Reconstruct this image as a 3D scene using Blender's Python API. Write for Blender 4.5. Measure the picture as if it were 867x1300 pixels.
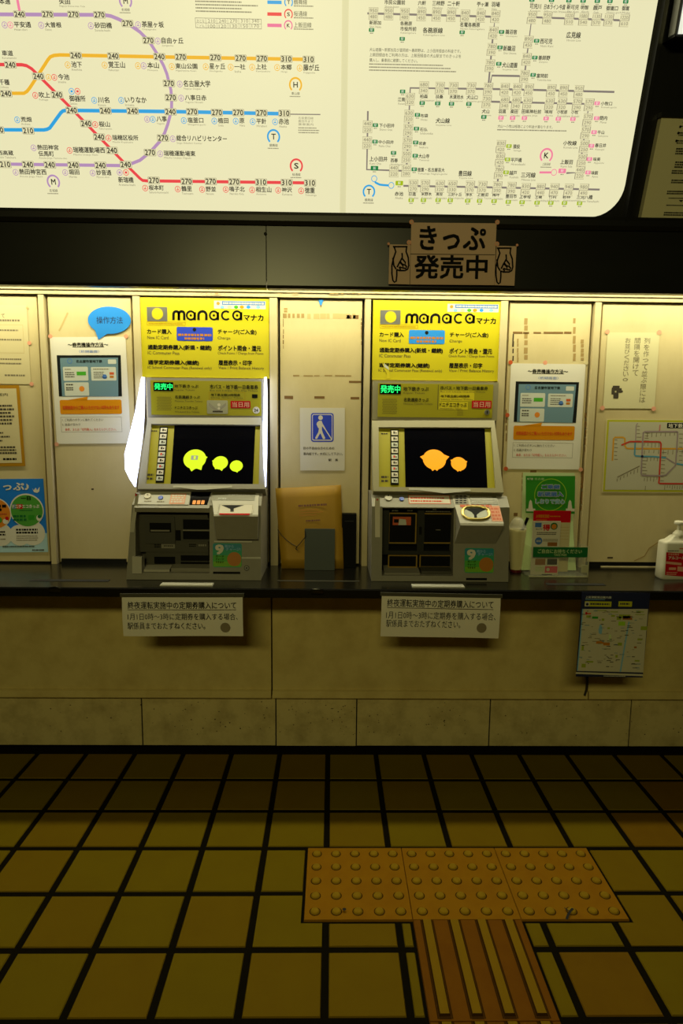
import bpy, math, random
from mathutils import Vector, Matrix
random.seed(7)
SC = bpy.context.scene
for o in list(bpy.data.objects): bpy.data.objects.remove(o, do_unlink=True)
C = SC.collection

# ------------------------------------------------------------------ camera, world, lights, exposure
F, PITCH, YAW, ROLL, EYE = 801.62, .13318, -.015821, -.010204, 1.34227
def _rot():
    rx = Matrix(((1,0,0),(0,math.cos(PITCH),math.sin(PITCH)),(0,-math.sin(PITCH),math.cos(PITCH))))
    rz = Matrix(((math.cos(YAW),-math.sin(YAW),0),(math.sin(YAW),math.cos(YAW),0),(0,0,1)))
    ry = Matrix(((math.cos(ROLL),0,math.sin(ROLL)),(0,1,0),(-math.sin(ROLL),0,math.cos(ROLL))))
    return rz @ rx @ ry
RM = _rot()
EYEV = Vector((0,0,EYE))
cam = bpy.data.cameras.new('camera'); cam.sensor_fit = 'VERTICAL'; cam.sensor_height = 36; cam.sensor_width = 24
cam.lens = F/1300*36; cam.clip_start = .05
co = bpy.data.objects.new('camera', cam); C.objects.link(co)
rc = [RM @ Vector((1,0,0)), RM @ Vector((0,0,1)), RM @ Vector((0,-1,0))]
co.matrix_world = Matrix(((rc[0].x,rc[1].x,rc[2].x,0),(rc[0].y,rc[1].y,rc[2].y,0),(rc[0].z,rc[1].z,rc[2].z,EYE),(0,0,0,1)))
SC.camera = co
SC.view_settings.view_transform = 'Standard'; SC.view_settings.look = 'None'
SC.view_settings.exposure = 0; SC.view_settings.gamma = 1; SC.view_settings.use_curve_mapping = False
w = bpy.data.worlds.new('world'); SC.world = w; w.use_nodes = True
w.node_tree.nodes['Background'].inputs[0].default_value = (1,.85,.5,1); w.node_tree.nodes['Background'].inputs[1].default_value = .003
def area(name, loc, target, sx, sy, power, color):
    l = bpy.data.lights.new(name, 'AREA'); l.shape = 'RECTANGLE'; l.size = sx; l.size_y = sy; l.energy = power; l.color = color
    o = bpy.data.objects.new(name, l); C.objects.link(o); o.location = loc
    o.rotation_euler = (Vector(target)-Vector(loc)).to_track_quat('-Z','Y').to_euler(); return o
area('canopy_tube_light', (0,2.42,1.925), (0,2.40,1.2), 4.3, .05, 24, (1,.94,.58))
area('ceiling_lamp', (-.5,-1.7,2.5), (.1,2.5,.7), 1.2, .25, 33, (1,.9,.36))

# ------------------------------------------------------------------ helpers
def lin(c):
    f = lambda v: (v/255/12.92 if v/255 <= .04045 else ((v/255+.055)/1.055)**2.4)
    return tuple(f(v) for v in c)
MAT = {}
def mat(name, col, rough=.6, metal=0, emit=0, noise=0, scale=6, dark=(.5,.45,.35), spec=.5, bump=0, stretch=None, trans=0):
    """col is an albedo in display values (0-255); emit > 0 makes it glow; noise > 0 mottles it."""
    m = bpy.data.materials.new(name); m.use_nodes = True; nt = m.node_tree; b = nt.nodes['Principled BSDF']
    c = lin(col)
    if any(k in name for k in ('ink','paper','print','label','_box','notice','tape')): spec=.12; rough=max(rough,.8)
    b.inputs['Base Color'].default_value = (*c,1); b.inputs['Roughness'].default_value = rough
    b.inputs['Metallic'].default_value = metal; b.inputs['Specular IOR Level'].default_value = spec
    if emit:
        b.inputs['Base Color'].default_value = (*[v*.3 for v in c],1)
        b.inputs['Emission Color'].default_value = (*c,1); b.inputs['Emission Strength'].default_value = emit
    if noise:
        tc = nt.nodes.new('ShaderNodeTexCoord'); n = nt.nodes.new('ShaderNodeTexNoise')
        mp = nt.nodes.new('ShaderNodeMapping'); mp.inputs['Scale'].default_value = stretch or (1,1,1)
        nt.links.new(tc.outputs['Object'], mp.inputs['Vector']); nt.links.new(mp.outputs['Vector'], n.inputs['Vector'])
        n.inputs['Scale'].default_value = scale; n.inputs['Detail'].default_value = 6; n.inputs['Roughness'].default_value = .65
        r = nt.nodes.new('ShaderNodeValToRGB'); r.color_ramp.elements[0].position = .42; r.color_ramp.elements[1].position = .72
        r.color_ramp.elements[0].color = (*c,1); r.color_ramp.elements[1].color = (*[v*(1-noise*(1-d)) for v,d in zip(c,dark)],1)
        nt.links.new(n.outputs['Fac'], r.inputs['Fac']); nt.links.new(r.outputs['Color'], b.inputs['Base Color'])
        if bump:
            bp = nt.nodes.new('ShaderNodeBump'); bp.inputs['Strength'].default_value = bump; bp.inputs['Distance'].default_value = .003
            nt.links.new(n.outputs['Fac'], bp.inputs['Height']); nt.links.new(bp.outputs['Normal'], b.inputs['Normal'])
    if trans:
        out = nt.nodes['Material Output']; t = nt.nodes.new('ShaderNodeBsdfTransparent'); mx = nt.nodes.new('ShaderNodeMixShader')
        t.inputs[0].default_value = (.97,.97,.94,1); mx.inputs[0].default_value = 1-trans
        nt.links.new(t.outputs[0], mx.inputs[1]); nt.links.new(b.outputs[0], mx.inputs[2]); nt.links.new(mx.outputs[0], out.inputs['Surface'])
    MAT[name] = m; return name

class Pl:
    """A flat surface in the room: origin, unit axes, normal towards the viewer. hit() reads where a pixel of the photograph lies on it."""
    def __init__(s, o, u, v, src=None, k=(1,1)):
        s.o = Vector(o); s.u = Vector(u).normalized(); s.v = Vector(v).normalized(); s.n = s.u.cross(s.v); s.src = src; s.k = k
    def hit(s, x, y):
        if s.src: a = s.src.hit(x,y); return (a[0]*s.k[0], a[1]*s.k[1])
        d = RM @ Vector(((x-433.5)/F, 1, -(y-650)/F))
        t = (s.o-EYEV).dot(s.n)/d.dot(s.n); p = EYEV+d*t-s.o
        return (p.dot(s.u), p.dot(s.v))
    def w(s, u, v, d=0): return s.o+s.u*u+s.v*v+s.n*d
    def at(s, x, y, d=0): return s.w(*s.hit(x,y), d)
    def box(s, b):
        x0,y0,x1,y1 = b; a,c,e,g = s.hit(x0,y0), s.hit(x1,y0), s.hit(x1,y1), s.hit(x0,y1)
        return ((a[0]+g[0])/2, (e[1]+g[1])/2, (c[0]+e[0])/2, (a[1]+c[1])/2)
    def sub(s, tl, tr, br, bl, d=0):
        p = [s.at(*q, d) for q in (tl,tr,br,bl)]; c = sum(p, Vector())/4
        u = (p[1]-p[0]+p[2]-p[3]).normalized(); v = (p[0]-p[3]+p[1]-p[2]); v = (v-u*v.dot(u)).normalized()
        r = Pl(c, u, v); r.W = ((p[1]-p[0]).length+(p[2]-p[3]).length)/2; r.H = ((p[0]-p[3]).length+(p[1]-p[2]).length)/2
        return r
def wall(y): return Pl((0,y,0),(1,0,0),(0,0,1))
def slope(x, ya, za, yb, zb):            # a plane across X through (ya,za) above and (yb,zb) below
    return Pl((x,yb,zb),(1,0,0),(0,ya-yb,za-zb))
WORG = {}
_fc = bpy.data.curves.new('lettering','FONT'); _fo = bpy.data.objects.new('lettering',_fc); C.objects.link(_fo); _fc.resolution_u = 2
GL = {}
def glyphs(s, bold=0):
    if (s,bold) not in GL:
        _fc.body = s; dg = bpy.context.evaluated_depsgraph_get(); dg.update(); e = _fo.evaluated_get(dg); m = e.to_mesh()
        v = [(a.co.x,a.co.y) for a in m.vertices]; f = [tuple(p.vertices) for p in m.polygons]; e.to_mesh_clear()
        GL[s,bold] = (v,f,min(a[0] for a in v),max(a[0] for a in v),min(a[1] for a in v),max(a[1] for a in v))
    return GL[s,bold]
class MB:
    def __init__(s): s.v=[]; s.f=[]; s.m=[]; s.mats=[]; s.sm=[]
    def mi(s, m):
        if m not in s.mats: s.mats.append(m)
        return s.mats.index(m)
    def face(s, pts, m, smooth=False):
        b=len(s.v); s.v+= [Vector(p) for p in pts]; s.f.append(tuple(range(b,b+len(pts)))); s.m.append(s.mi(m)); s.sm.append(smooth)
    def grid(s, rows, m, close=False, smooth=True):
        b=len(s.v); n=len(rows[0]); k=s.mi(m)
        for r in rows: s.v+=[Vector(p) for p in r]
        for i in range(len(rows)-1):
            for j in range(n if close else n-1):
                s.f.append((b+i*n+j,b+i*n+(j+1)%n,b+(i+1)*n+(j+1)%n,b+(i+1)*n+j)); s.m.append(k); s.sm.append(smooth)
    def prism(s, a, b, m, m2=None):      # two matching outlines, a seen from the front
        s.face(a,m); s.face(list(reversed(b)),m)
        n=len(a)
        for i in range(n): j=(i+1)%n; s.face([a[i],b[i],b[j],a[j]],m2 or m)
    # --- on a plane
    def polyuv(s, pl, uv, d0, d1, m): s.prism([pl.w(u,v,d1) for u,v in uv],[pl.w(u,v,d0) for u,v in uv],m)
    def slab(s, pl, b, d0, d1, m):
        u0,v0,u1,v1=b; s.polyuv(pl,[(u0,v0),(u1,v0),(u1,v1),(u0,v1)],d0,d1,m)
    def rslab(s, pl, b, r, d0, d1, m):
        s.polyuv(pl, rrect(b,r), d0, d1, m)
    def bx(s, pl, px, d0, d1, m): s.slab(pl, pl.box(px), d0, d1, m)
    def ink(s, pl, px, d, m):
        u0,v0,u1,v1=pl.box(px); s.face([pl.w(u0,v0,d),pl.w(u1,v0,d),pl.w(u1,v1,d),pl.w(u0,v1,d)],m)
    def rink(s, pl, px, r, d, m):
        s.face([pl.w(u,v,d) for u,v in rrect(pl.box(px),r)],m)
    def outl(s, pl, px, t, d, m):
        u0,v0,u1,v1=pl.box(px)
        for b in ((u0,v0,u1,v0+t),(u0,v1-t,u1,v1),(u0,v0+t,u0+t,v1-t),(u1-t,v0+t,u1,v1-t)):
            s.face([pl.w(b[0],b[1],d),pl.w(b[2],b[1],d),pl.w(b[2],b[3],d),pl.w(b[0],b[3],d)],m)
    def poly(s, pl, pts, d, m): s.face([pl.at(x,y,d) for x,y in pts],m)
    def disc(s, pl, x, y, r, d, m, n=20, sx=1, h=0):
        c=pl.hit(x,y); R=abs(pl.hit(x+r,y)[0]-c[0]); uv=[(c[0]+R*sx*math.cos(2*math.pi*i/n),c[1]+R*math.sin(2*math.pi*i/n)) for i in range(n)]
        if h: s.polyuv(pl,uv,d,d+h,m)
        else: s.face([pl.w(u,v,d) for u,v in uv],m)
    def ring(s, pl, x, y, r, t, d, m, a0=0, a1=360, n=24, sx=1):
        c=pl.hit(x,y); k=abs(pl.hit(x+r,y)[0]-c[0])/r
        A=[math.radians(a0+(a1-a0)*i/n) for i in range(n+1)]
        rows=[[pl.w(c[0]+k*q*sx*math.cos(a),c[1]+k*q*math.sin(a),d) for a in A] for q in (r,r-t)]
        s.grid(rows,m,smooth=False)
    def line(s, pl, pts, wpx, d, m, uv=False, h=0):
        P=pts if uv else [pl.hit(*p) for p in pts]
        w=wpx if uv else abs(pl.hit(pts[0][0]+wpx,pts[0][1])[0]-pl.hit(*pts[0])[0])
        L=[];R=[]
        for i,p in enumerate(P):
            a=P[max(i-1,0)]; b=P[min(i+1,len(P)-1)]; dx,dy=b[0]-a[0],b[1]-a[1]; l=math.hypot(dx,dy) or 1; nx,ny=-dy/l*w/2,dx/l*w/2
            L.append((p[0]+nx,p[1]+ny)); R.append((p[0]-nx,p[1]-ny))
        s.grid([[pl.w(*q,d) for q in L],[pl.w(*q,d) for q in R]],m,smooth=False)
    def text(s, pl, t, px, d, m, bold=0):
        u0,v0,u1,v1=pl.box(px); v,f,a,b,c,e=glyphs(t); k=s.mi(m); B=bold*.8; a-=B; b+=B; c-=B; e+=B
        sx=(u1-u0)/max(b-a,1e-6); sy=(v1-v0)/max(e-c,1e-6)
        for z,(ox,oy) in enumerate(((B,B),(-B,B),(B,-B),(-B,-B)) if bold>0 else ((0,0),)):
            n=len(s.v); s.v+=[pl.w(u0+(p[0]-a+ox)*sx,v0+(p[1]-c+oy)*sy,d+z*5e-5) for p in v]
            for q in f: s.f.append(tuple(n+i for i in q)); s.m.append(k); s.sm.append(False)
    def dash(s, pl, px, rows, d, m, fill=.55, seed=0, lo=.6):
        u0,v0,u1,v1=pl.box(px); rg=random.Random(seed); st=(v1-v0)/rows
        for i in range(rows):
            v=v1-(i+.5)*st; h=st*fill/2; u=u0; end=u0+(u1-u0)*rg.uniform(lo,1)
            while u<end:
                L=min(h*rg.uniform(1.4,3.2),end-u); s.face([pl.w(u,v-h,d),pl.w(u+L,v-h,d),pl.w(u+L,v+h,d),pl.w(u,v+h,d)],m); u+=L+h*rg.uniform(.35,.9)
    # --- solids
    def box(s, x0,y0,z0,x1,y1,z1,m):
        s.prism([(x0,y0,z0),(x1,y0,z0),(x1,y0,z1),(x0,y0,z1)],[(x0,y1,z0),(x1,y1,z0),(x1,y1,z1),(x0,y1,z1)],m)
    def xprism(s, x0, x1, yz, m):        # a side profile drawn out along X
        s.prism([(x0,y,z) for y,z in yz],[(x1,y,z) for y,z in yz],m)
    def lathe(s, c, prof, m, n=24, sy=1):
        rows=[[(c[0]+r*math.cos(2*math.pi*i/n),c[1]+r*sy*math.sin(2*math.pi*i/n),c[2]+z) for i in range(n)] for r,z in prof]
        s.grid(rows,m,close=True)
    def tube(s, pts, r, m, n=6):
        P=[Vector(p) for p in pts]; rows=[]
        for i,p in enumerate(P):
            t=(P[min(i+1,len(P)-1)]-P[max(i-1,0)]).normalized(); a=t.cross(Vector((.3,.9,.2))).normalized(); b=t.cross(a)
            rows.append([p+a*r*math.cos(2*math.pi*k/n)+b*r*math.sin(2*math.pi*k/n) for k in range(n)])
        s.grid(rows,m,close=True); s.face(rows[0],m); s.face(list(reversed(rows[-1])),m)
    def build(s, name, parent=None, base=False, fix=False):
        me=bpy.data.meshes.new(name)
        lo=[min(p[i] for p in s.v) for i in range(3)]; hi=[max(p[i] for p in s.v) for i in range(3)]
        o0=Vector(((lo[0]+hi[0])/2,(lo[1]+hi[1])/2,lo[2] if base else (lo[2]+hi[2])/2))
        me.from_pydata([p-o0 for p in s.v],[],s.f)
        for k in s.mats: me.materials.append(MAT[k])
        me.polygons.foreach_set('material_index',s.m); me.polygons.foreach_set('use_smooth',s.sm)
        if fix:
            import bmesh
            b=bmesh.new(); b.from_mesh(me); bmesh.ops.remove_doubles(b,verts=b.verts,dist=1e-6); bmesh.ops.recalc_face_normals(b,faces=b.faces); b.to_mesh(me); b.free()
        me.update(); o=bpy.data.objects.new(name,me); C.objects.link(o); WORG[o.name]=o0
        if parent: o.parent=parent; o.location=o0-WORG[parent.name]
        else: o.location=o0
        return o
def rrect(b, r, n=4):
    u0,v0,u1,v1=b; out=[]
    for cx,cy,a in ((u1-r,v0+r,-90),(u1-r,v1-r,0),(u0+r,v1-r,90),(u0+r,v0+r,180)):
        for i in range(n+1): t=math.radians(a+90*i/n); out.append((cx+r*math.cos(t),cy+r*math.sin(t)))
    return out
def tag(o, label, cat, group=None, kind=None):
    o['label']=label; o['category']=cat
    if group: o['group']=group
    if kind: o['kind']=kind
    return o
def empty(name, loc, label, cat, group=None):
    o=bpy.data.objects.new(name,None); C.objects.link(o); o.location=loc; o.empty_display_size=.05; WORG[o.name]=Vector(loc)
    return tag(o,label,cat,group)
def struct(o): o['kind']='structure'; return o
def part(mb, name, parent, label=None, **k):
    o=mb.build(name,parent,**k)
    if label: o['label']=label
    return o

# ------------------------------------------------------------------ materials
mat('wall_paint',(204,189,144),.5,noise=.35,scale=5,dark=(.7,.62,.45),stretch=(1,1,.5))
mat('post_paint',(196,182,142),.45,noise=.3,scale=9,dark=(.6,.5,.35),stretch=(2,2,.4))
mat('gap_black',(10,9,7),.8)
mat('apron_paint',(204,186,120),.6,spec=.2,noise=.45,scale=7,dark=(.55,.46,.3))
mat('stone',(204,188,130),.6,spec=.2,noise=.5,scale=12,dark=(.35,.3,.2))
mat('grout',(16,13,4),.9,spec=.05)
mat('tile_olive',(108,91,0),.75,spec=.08,noise=.3,scale=9,dark=(.8,.72,.6))
mat('tile_ochre',(110,88,0),.75,spec=.08,noise=.3,scale=9,dark=(.8,.72,.6))
mat('tile_brown',(110,81,0),.75,spec=.08,noise=.35,scale=9,dark=(.7,.6,.5))
mat('tactile',(138,96,4),.75,spec=.08,noise=.4,scale=14,dark=(.75,.6,.5))
mat('tactile_dirt',(58,36,4),.9,spec=.05)  # painted shade round the domes, also the dark lines beside the bars
mat('tactile_rib',(128,100,10),.75,spec=.08,noise=.3,scale=14,dark=(.8,.7,.5))
mat('tactile_bar',(140,112,18),.75,spec=.08,noise=.3,scale=14,dark=(.8,.7,.5))
mat('tactile_groove',(112,70,2),.75,spec=.08,noise=.4,scale=14,dark=(.7,.6,.5))
mat('counter_black',(15,14,9),.22,noise=.3,scale=12,dark=(.6,.6,.6))
mat('edge_black',(10,10,9),.4)
mat('fascia_dark',(26,27,25),.32,noise=.4,scale=4,dark=(.4,.4,.4),stretch=(.5,1,2))
mat('housing_black',(14,14,12),.4)
mat('reflector',(225,220,205),.6)
mat('white_paper',(220,216,204),.7); mat('cream_paper',(206,194,152),.7); mat('notice_paper',(208,201,160),.75)
mat('sign_paper',(200,170,146),.7); mat('gray_paper',(206,200,164),.6)
mat('black_ink',(16,15,14),.6); mat('gray_ink',(70,64,54),.6); mat('red_ink',(205,58,34),.6); mat('blue_ink',(74,116,190),.6)
mat('faint_ink',(128,118,96),.6)
mat('pink_tape',(222,158,130),.45); mat('gold_tape',(170,122,18),.4); mat('brown_stain',(118,84,34),.7); mat('dark_stain',(62,44,16),.7)
mat('speech_blue',(18,132,226),.5); mat('orange_print',(206,134,10),.6); mat('screen_print',(104,134,150),.6); mat('dark_print',(20,24,24),.6)
mat('light_print',(196,200,190),.6); mat('green_print',(70,160,40),.6); mat('pict_blue',(8,54,196),.5)
mat('machine_yellow',(196,184,0),.45); mat('function_yellow',(158,150,0),.45); mat('function_light',(206,192,20),.45)
mat('bezel_gray',(150,146,136),.45); mat('bezel_warm',(148,142,112),.45)
mat('body_gray',(136,132,118),.45,noise=.15,scale=30); mat('body_light',(178,174,160),.45); mat('body_dark',(62,61,52),.5); mat('recess_gray',(66,64,52),.5)
mat('bay_black',(7,7,6),.5,spec=.12); mat('gold_line',(150,118,28),.4); mat('pillar_dark',(40,41,36),.5,spec=.2)
mat('silver',(170,170,165),.3,.8); mat('gold_rim',(200,182,112),.3,.8); mat('steel_line',(190,188,176),.35)
mat('screen_black',(6,6,11),.08,spec=.15)
mat('grille_dark',(112,102,10),.6)
mat('lamp_white',(212,222,255),.3,emit=3.2)
mat('led_green',(20,255,120),.4,emit=1.3); mat('led_orange',(255,150,20),.4,emit=.55)
mat('screen_lime',(206,238,16),.4,emit=1.0); mat('screen_orange',(255,158,10),.4,emit=1.0); mat('screen_gray',(170,175,150),.4,emit=.6)
mat('red_label',(190,20,28),.5); mat('pink_label',(222,164,140),.55); mat('white_label',(214,208,194),.5); mat('button_blue',(20,70,190),.35)
mat('display_olive',(96,92,66),.3); mat('sticker_teal',(20,128,150),.5); mat('sticker_sea',(28,150,110),.5); mat('sticker_green',(70,160,40),.5); mat('sticker_lime',(110,170,20),.5)
mat('sticker_orange',(178,112,16),.5); mat('orange_red',(196,84,36),.5)
mat('envelope',(160,122,8),.6,noise=.3,scale=8,dark=(.75,.6,.4)); mat('slate_card',(64,72,68),.5); mat('cord_dark',(40,34,24),.6)
mat('acrylic',(235,235,220),.06,trans=.93,spec=.6); mat('acrylic_edge',(206,204,170),.2,trans=.35)
mat('deep_green',(0,104,44),.5); mat('leaf_green',(40,140,22),.5); mat('pale_green',(186,206,150),.6); mat('lime_line',(150,196,40),.5); mat('red_print',(200,14,24),.55); mat('food_brown',(150,92,26),.6); mat('rose',(214,62,92),.55)
mat('cup_cream',(200,190,140),.4); mat('cup_lid',(225,222,205),.12,trans=.62); mat('dark_red',(92,20,18),.4)
mat('bottle_white',(214,210,192),.4); mat('poster_blue',(0,118,226),.55); mat('poster_sky',(176,214,232),.6); mat('poster_orange',(216,128,14),.6); mat('poster_green',(70,150,44),.6)
mat('olive_frame',(176,176,14),.55); mat('navy',(10,22,66),.55); mat('map_paper',(186,182,160),.65); mat('water_blue',(120,170,206),.6); mat('park_green',(140,156,40),.6)
mat('line_yellow',(206,150,30),.6); mat('line_red',(190,50,34),.6); mat('line_blue',(80,146,176),.6); mat('line_mauve',(150,132,138),.6); mat('line_pink',(190,120,120),.6)
# backlit fare map: the panel and its translucent inks glow
mat('glow_line',(156,149,122),.4,emit=1)
mat('glow_face',(229,224,182),.35,emit=1); mat('glow_seam',(214,209,164),.35,emit=1); mat('glow_box',(222,216,172),.4,emit=1)
mat('glow_purple',(176,138,182),.4,emit=1); mat('glow_yellow',(232,176,44),.4,emit=1); mat('glow_red',(228,66,72),.4,emit=1); mat('glow_blue',(44,158,218),.4,emit=1)
mat('glow_pink',(236,128,158),.4,emit=1); mat('glow_gray',(128,118,112),.4,emit=1); mat('glow_text',(40,36,30),.4,emit=1); mat('glow_small',(132,126,104),.4,emit=1)
mat('glow_green',(14,122,62),.4,emit=1); mat('glow_lime',(160,182,20),.4,emit=1); mat('glow_white',(232,232,214),.4,emit=1)
# ------------------------------------------------------------------ the setting
YW = 2.56                       # back wall
WALL = wall(YW); POST = wall(2.548)
GX, GY, GP = -.00717, 2.26904, .19899   # floor joints
TX, TY = -.0674, 1.8681                 # tactile paving corner
m=MB(); m.box(-2.6,-2.4,-.02,2.6,2.56,-.003,'grout')
holes=[(TX-.008,TY-.308,TX+.908,TY+.0),(TX+.292,TY-1.3,TX+.608,TY-.3)]
def cut(r, h):
    x0,y0,x1,y1=r; a,b,c,d=h
    if a>=x1 or c<=x0 or b>=y1 or d<=y0: return [r]
    out=[]
    if a>x0: out.append((x0,y0,a,y1))
    if c<x1: out.append((c,y0,x1,y1))
    xa,xb=max(x0,a),min(x1,c)
    if b>y0: out.append((xa,y0,xb,b))
    if d<y1: out.append((xa,d,xb,y1))
    return out
rg=random.Random(3); brown={(5,-1),(3,-4),(6,0),(6,-1),(5,-4),(4,-6)}
for i in range(-13,13):
    for j in range(-1,23):
        x0,y1=GX+i*GP+.0095, GY-j*GP-.0095+.0*i; rs=[(x0,y1-GP+.019,x0+GP-.019,min(y1,2.5))]
        if rs[0][1]>=2.5: continue
        for h in holes: rs=[q for r in rs for q in cut(r,h)]
        k='tile_brown' if (i,-j-0) in brown or rg.random()<.02 else rg.choice(['tile_olive','tile_olive','tile_ochre'])
        for a,b,c,d in rs:
            if c-a>.006 and d-b>.006:
                e=.002 if len(rs)==1 else 0; m.prism([(a+e,b+e,0),(c-e,b+e,0),(c-e,d-e,0),(a+e,d-e,0)],[(a,b,-.003),(c,b,-.003),(c,d,-.003),(a,d,-.003)],k)
struct(m.build('floor'))

# upper wall: panels between posts
xs=lambda x,y=380,pl=POST: pl.hit(x,y)[0]
posts=[(47.1,56),(167,178),(341,352.6),(462.7,472),(635.5,646.5),(755.5,765.3)]
PX=[(xs(a),xs(b)) for a,b in posts]
ZC=.777; ZR=WALL.hit(433,379)[1]
m=MB(); m.box(-2.6,2.585,0,2.6,2.63,3.2,'gap_black')
edges=[-2.6]+[e for p in PX for e in p]+[2.6]
PAN=[]
for i in range(0,len(edges),2):
    a,b=edges[i]+.006,edges[i+1]-.006; PAN.append((a,b)); z0=ZC+(.008 if i<10 else .022); 
    m.prism([(a+.002,YW,z0),(b-.002,YW,z0),(b-.002,YW,ZR-.004),(a+.002,YW,ZR-.004)],[(a,2.585,z0),(b,2.585,z0),(b,2.585,ZR-.004),(a,2.585,ZR-.004)],'wall_paint')
# marks left by old tape and notices
def stain(px, mt='brown_stain', d=.0006): m.ink(WALL,px,d,mt)
rg=random.Random(5)
def scar(px, mt, n, horiz=False):
    x0,y0,x1,y1=px
    for i in range(n):
        t=i/n; L=1/n*rg.uniform(.5,1.05)
        if horiz: a=x0+(x1-x0)*t; stain((a,y0+rg.uniform(0,.4),a+(x1-x0)*L,y1-rg.uniform(0,.5)),mt)
        else: a=y0+(y1-y0)*t; stain((x0+rg.uniform(0,.5),a,x1-rg.uniform(0,.5),a+(y1-y0)*L),mt)
mat('glue_light',(190,166,112),.7); mat('glue_mid',(160,132,78),.7)
scar((359,398,360.4,445),'brown_stain',7); scar((458,404,459.4,438),'brown_stain',7); scar((360,398,388,404),'glue_mid',5,True); scar((390,398,455,405),'glue_light',8,True); scar((440,400,456,405),'brown_stain',4,True)
scar((372,476,452,478),'glue_mid',6,True); stain((443,483.5,458.5,486)); stain((361,502.5,372,506.5)); stain((399,503,412,506)); stain((445,504,456,507)); scar((360,391,365,397),'glue_mid',2)
scar((651,421,729,424),'brown_stain',6,True); scar((650,424,652.5,461),'dark_stain',4); scar((665,404,670,460),'glue_mid',6); scar((656,430,658.5,460),'glue_mid',5); scar((727,404,731,460),'glue_mid',5); scar((737,431,741,460),'glue_mid',5)
scar((742,524,744.5,600),'brown_stain',7); scar((737,596,741.5,652),'brown_stain',6); scar((641.5,520,643.5,560),'brown_stain',4); scar((662,600,668,625),'glue_mid',3); stain((673,597,681,600)); stain((652,651,657,655))
stain((116,620,119,622),'dark_stain'); stain((771,707,778,709),'dark_stain');
m.line(WALL,[(805,712),(818,706),(824,696),(836,688),(858,676)],1.2,.0007,'glue_mid'); m.line(WALL,[(75,420),(80,410),(86,397)],2,.0006,'glue_light')
struct(m.build('wall_back'))
for n,(a,b) in enumerate(PX):
    m=MB(); e=.003; m.prism([(a+e,2.548,ZC),(b-e,2.548,ZC),(b-e,2.548,ZR-.003),(a+e,2.548,ZR-.003)],[(a,2.585,ZC),(b,2.585,ZC),(b,2.585,ZR-.003),(a,2.585,ZR-.003)],'post_paint'); struct(m.build('trim_%d'%(n+1)))
m=MB(); m.box(-2.6,2.545,ZR,2.6,2.585,ZR+.035,'post_paint'); m.box(-2.6,2.538,ZR+.016,2.6,2.5455,ZR+.035,'post_paint')
rg=random.Random(9)
for x0,x1 in ((352,380),(418,462),(255,290),(640,660)):
    for i in range(6): a=x0+(x1-x0)*i/6; m.ink(wall(2.537),(a,371.5+rg.uniform(0,1),a+rg.uniform(2,7),372.6+rg.uniform(0,1)),.0002,'glue_mid')
struct(m.build('trim_7'))
m=MB(); m.box(-2.6,2.2,2.02,2.6,2.6,2.04,'reflector'); m.box(-2.6,2.575,ZR+.035,2.6,2.6,2.02,'reflector'); struct(m.build('ceiling'))   # white inside of the canopy

# dark fascia of the canopy
m=MB()
prof=[(2.2,1.812),(2.206,1.803),(2.232,1.803),(2.232,2.0),(2.2,2.0)]
zf=wall(2.2).hit(433,288)[1]
XJ=wall(2.2).hit(338,320)[0]
for a,b in ((-2.6,XJ-.0015),(XJ+.0015,2.6)): m.xprism(a,b,[(2.2,1.812),(2.206,1.803),(2.236,1.803),(2.236,zf),(2.2,zf)],'fascia_dark')
m.xprism(-2.6,2.6,[(2.202,1.83),(2.23,1.83),(2.23,zf),(2.202,zf)],'gap_black')
m.xprism(-2.6,2.6,[(2.192,zf),(2.24,zf),(2.24,zf+.03),(2.185,zf+.03),(2.185,zf+.012)],'housing_black')
m.disc(wall(2.2),337,297,2,.0,'gap_black',h=.003)
struct(m.build('trim_8'))

# counter
m=MB(); e=.004
m.xprism(-2.6,2.6,[(2.17,.747),(2.17,ZC-e),(2.17+e,ZC),(2.56,ZC),(2.56,.743),(2.174,.743)],'counter_black')
ct=m.build('counter'); tag(ct,'long glossy black counter ledge under the ticket machines','counter')
TOP=Pl((0,0,ZC),(1,0,0),(0,1,0))
m=MB(); m.bx(TOP,(39,735.8,139,738.2),-.002,.0012,'gap_black'); part(m,'groove',ct)
m=MB(); m.bx(TOP,(694,740.8,767,743.2),-.002,.0012,'gap_black'); part(m,'groove',ct)
m=MB(); m.bx(TOP,(352,737.2,456,738.2),-.002,.0012,'recess_gray'); part(m,'edge_strip',ct)
for x in (70,403):
    p=wall(2.17).at(x,750); m=MB(); m.lathe((p.x,2.168,ZC-.012),[(.0,.016),(.018,.0145),(.022,.011),(.022,-.008),(0,-.008)],'counter_black',sy=.12); part(m,'edge_cap',ct,'small rounded cap on the counter edge')
m=MB(); m.bx(WALL,(79,709,161,720),-.002,.008,'edge_black'); struct(m.build('trim_9'))
m=MB(); m.bx(WALL,(762,719,880,731),-.002,.006,'post_paint'); struct(m.build('trim_10'))

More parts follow.
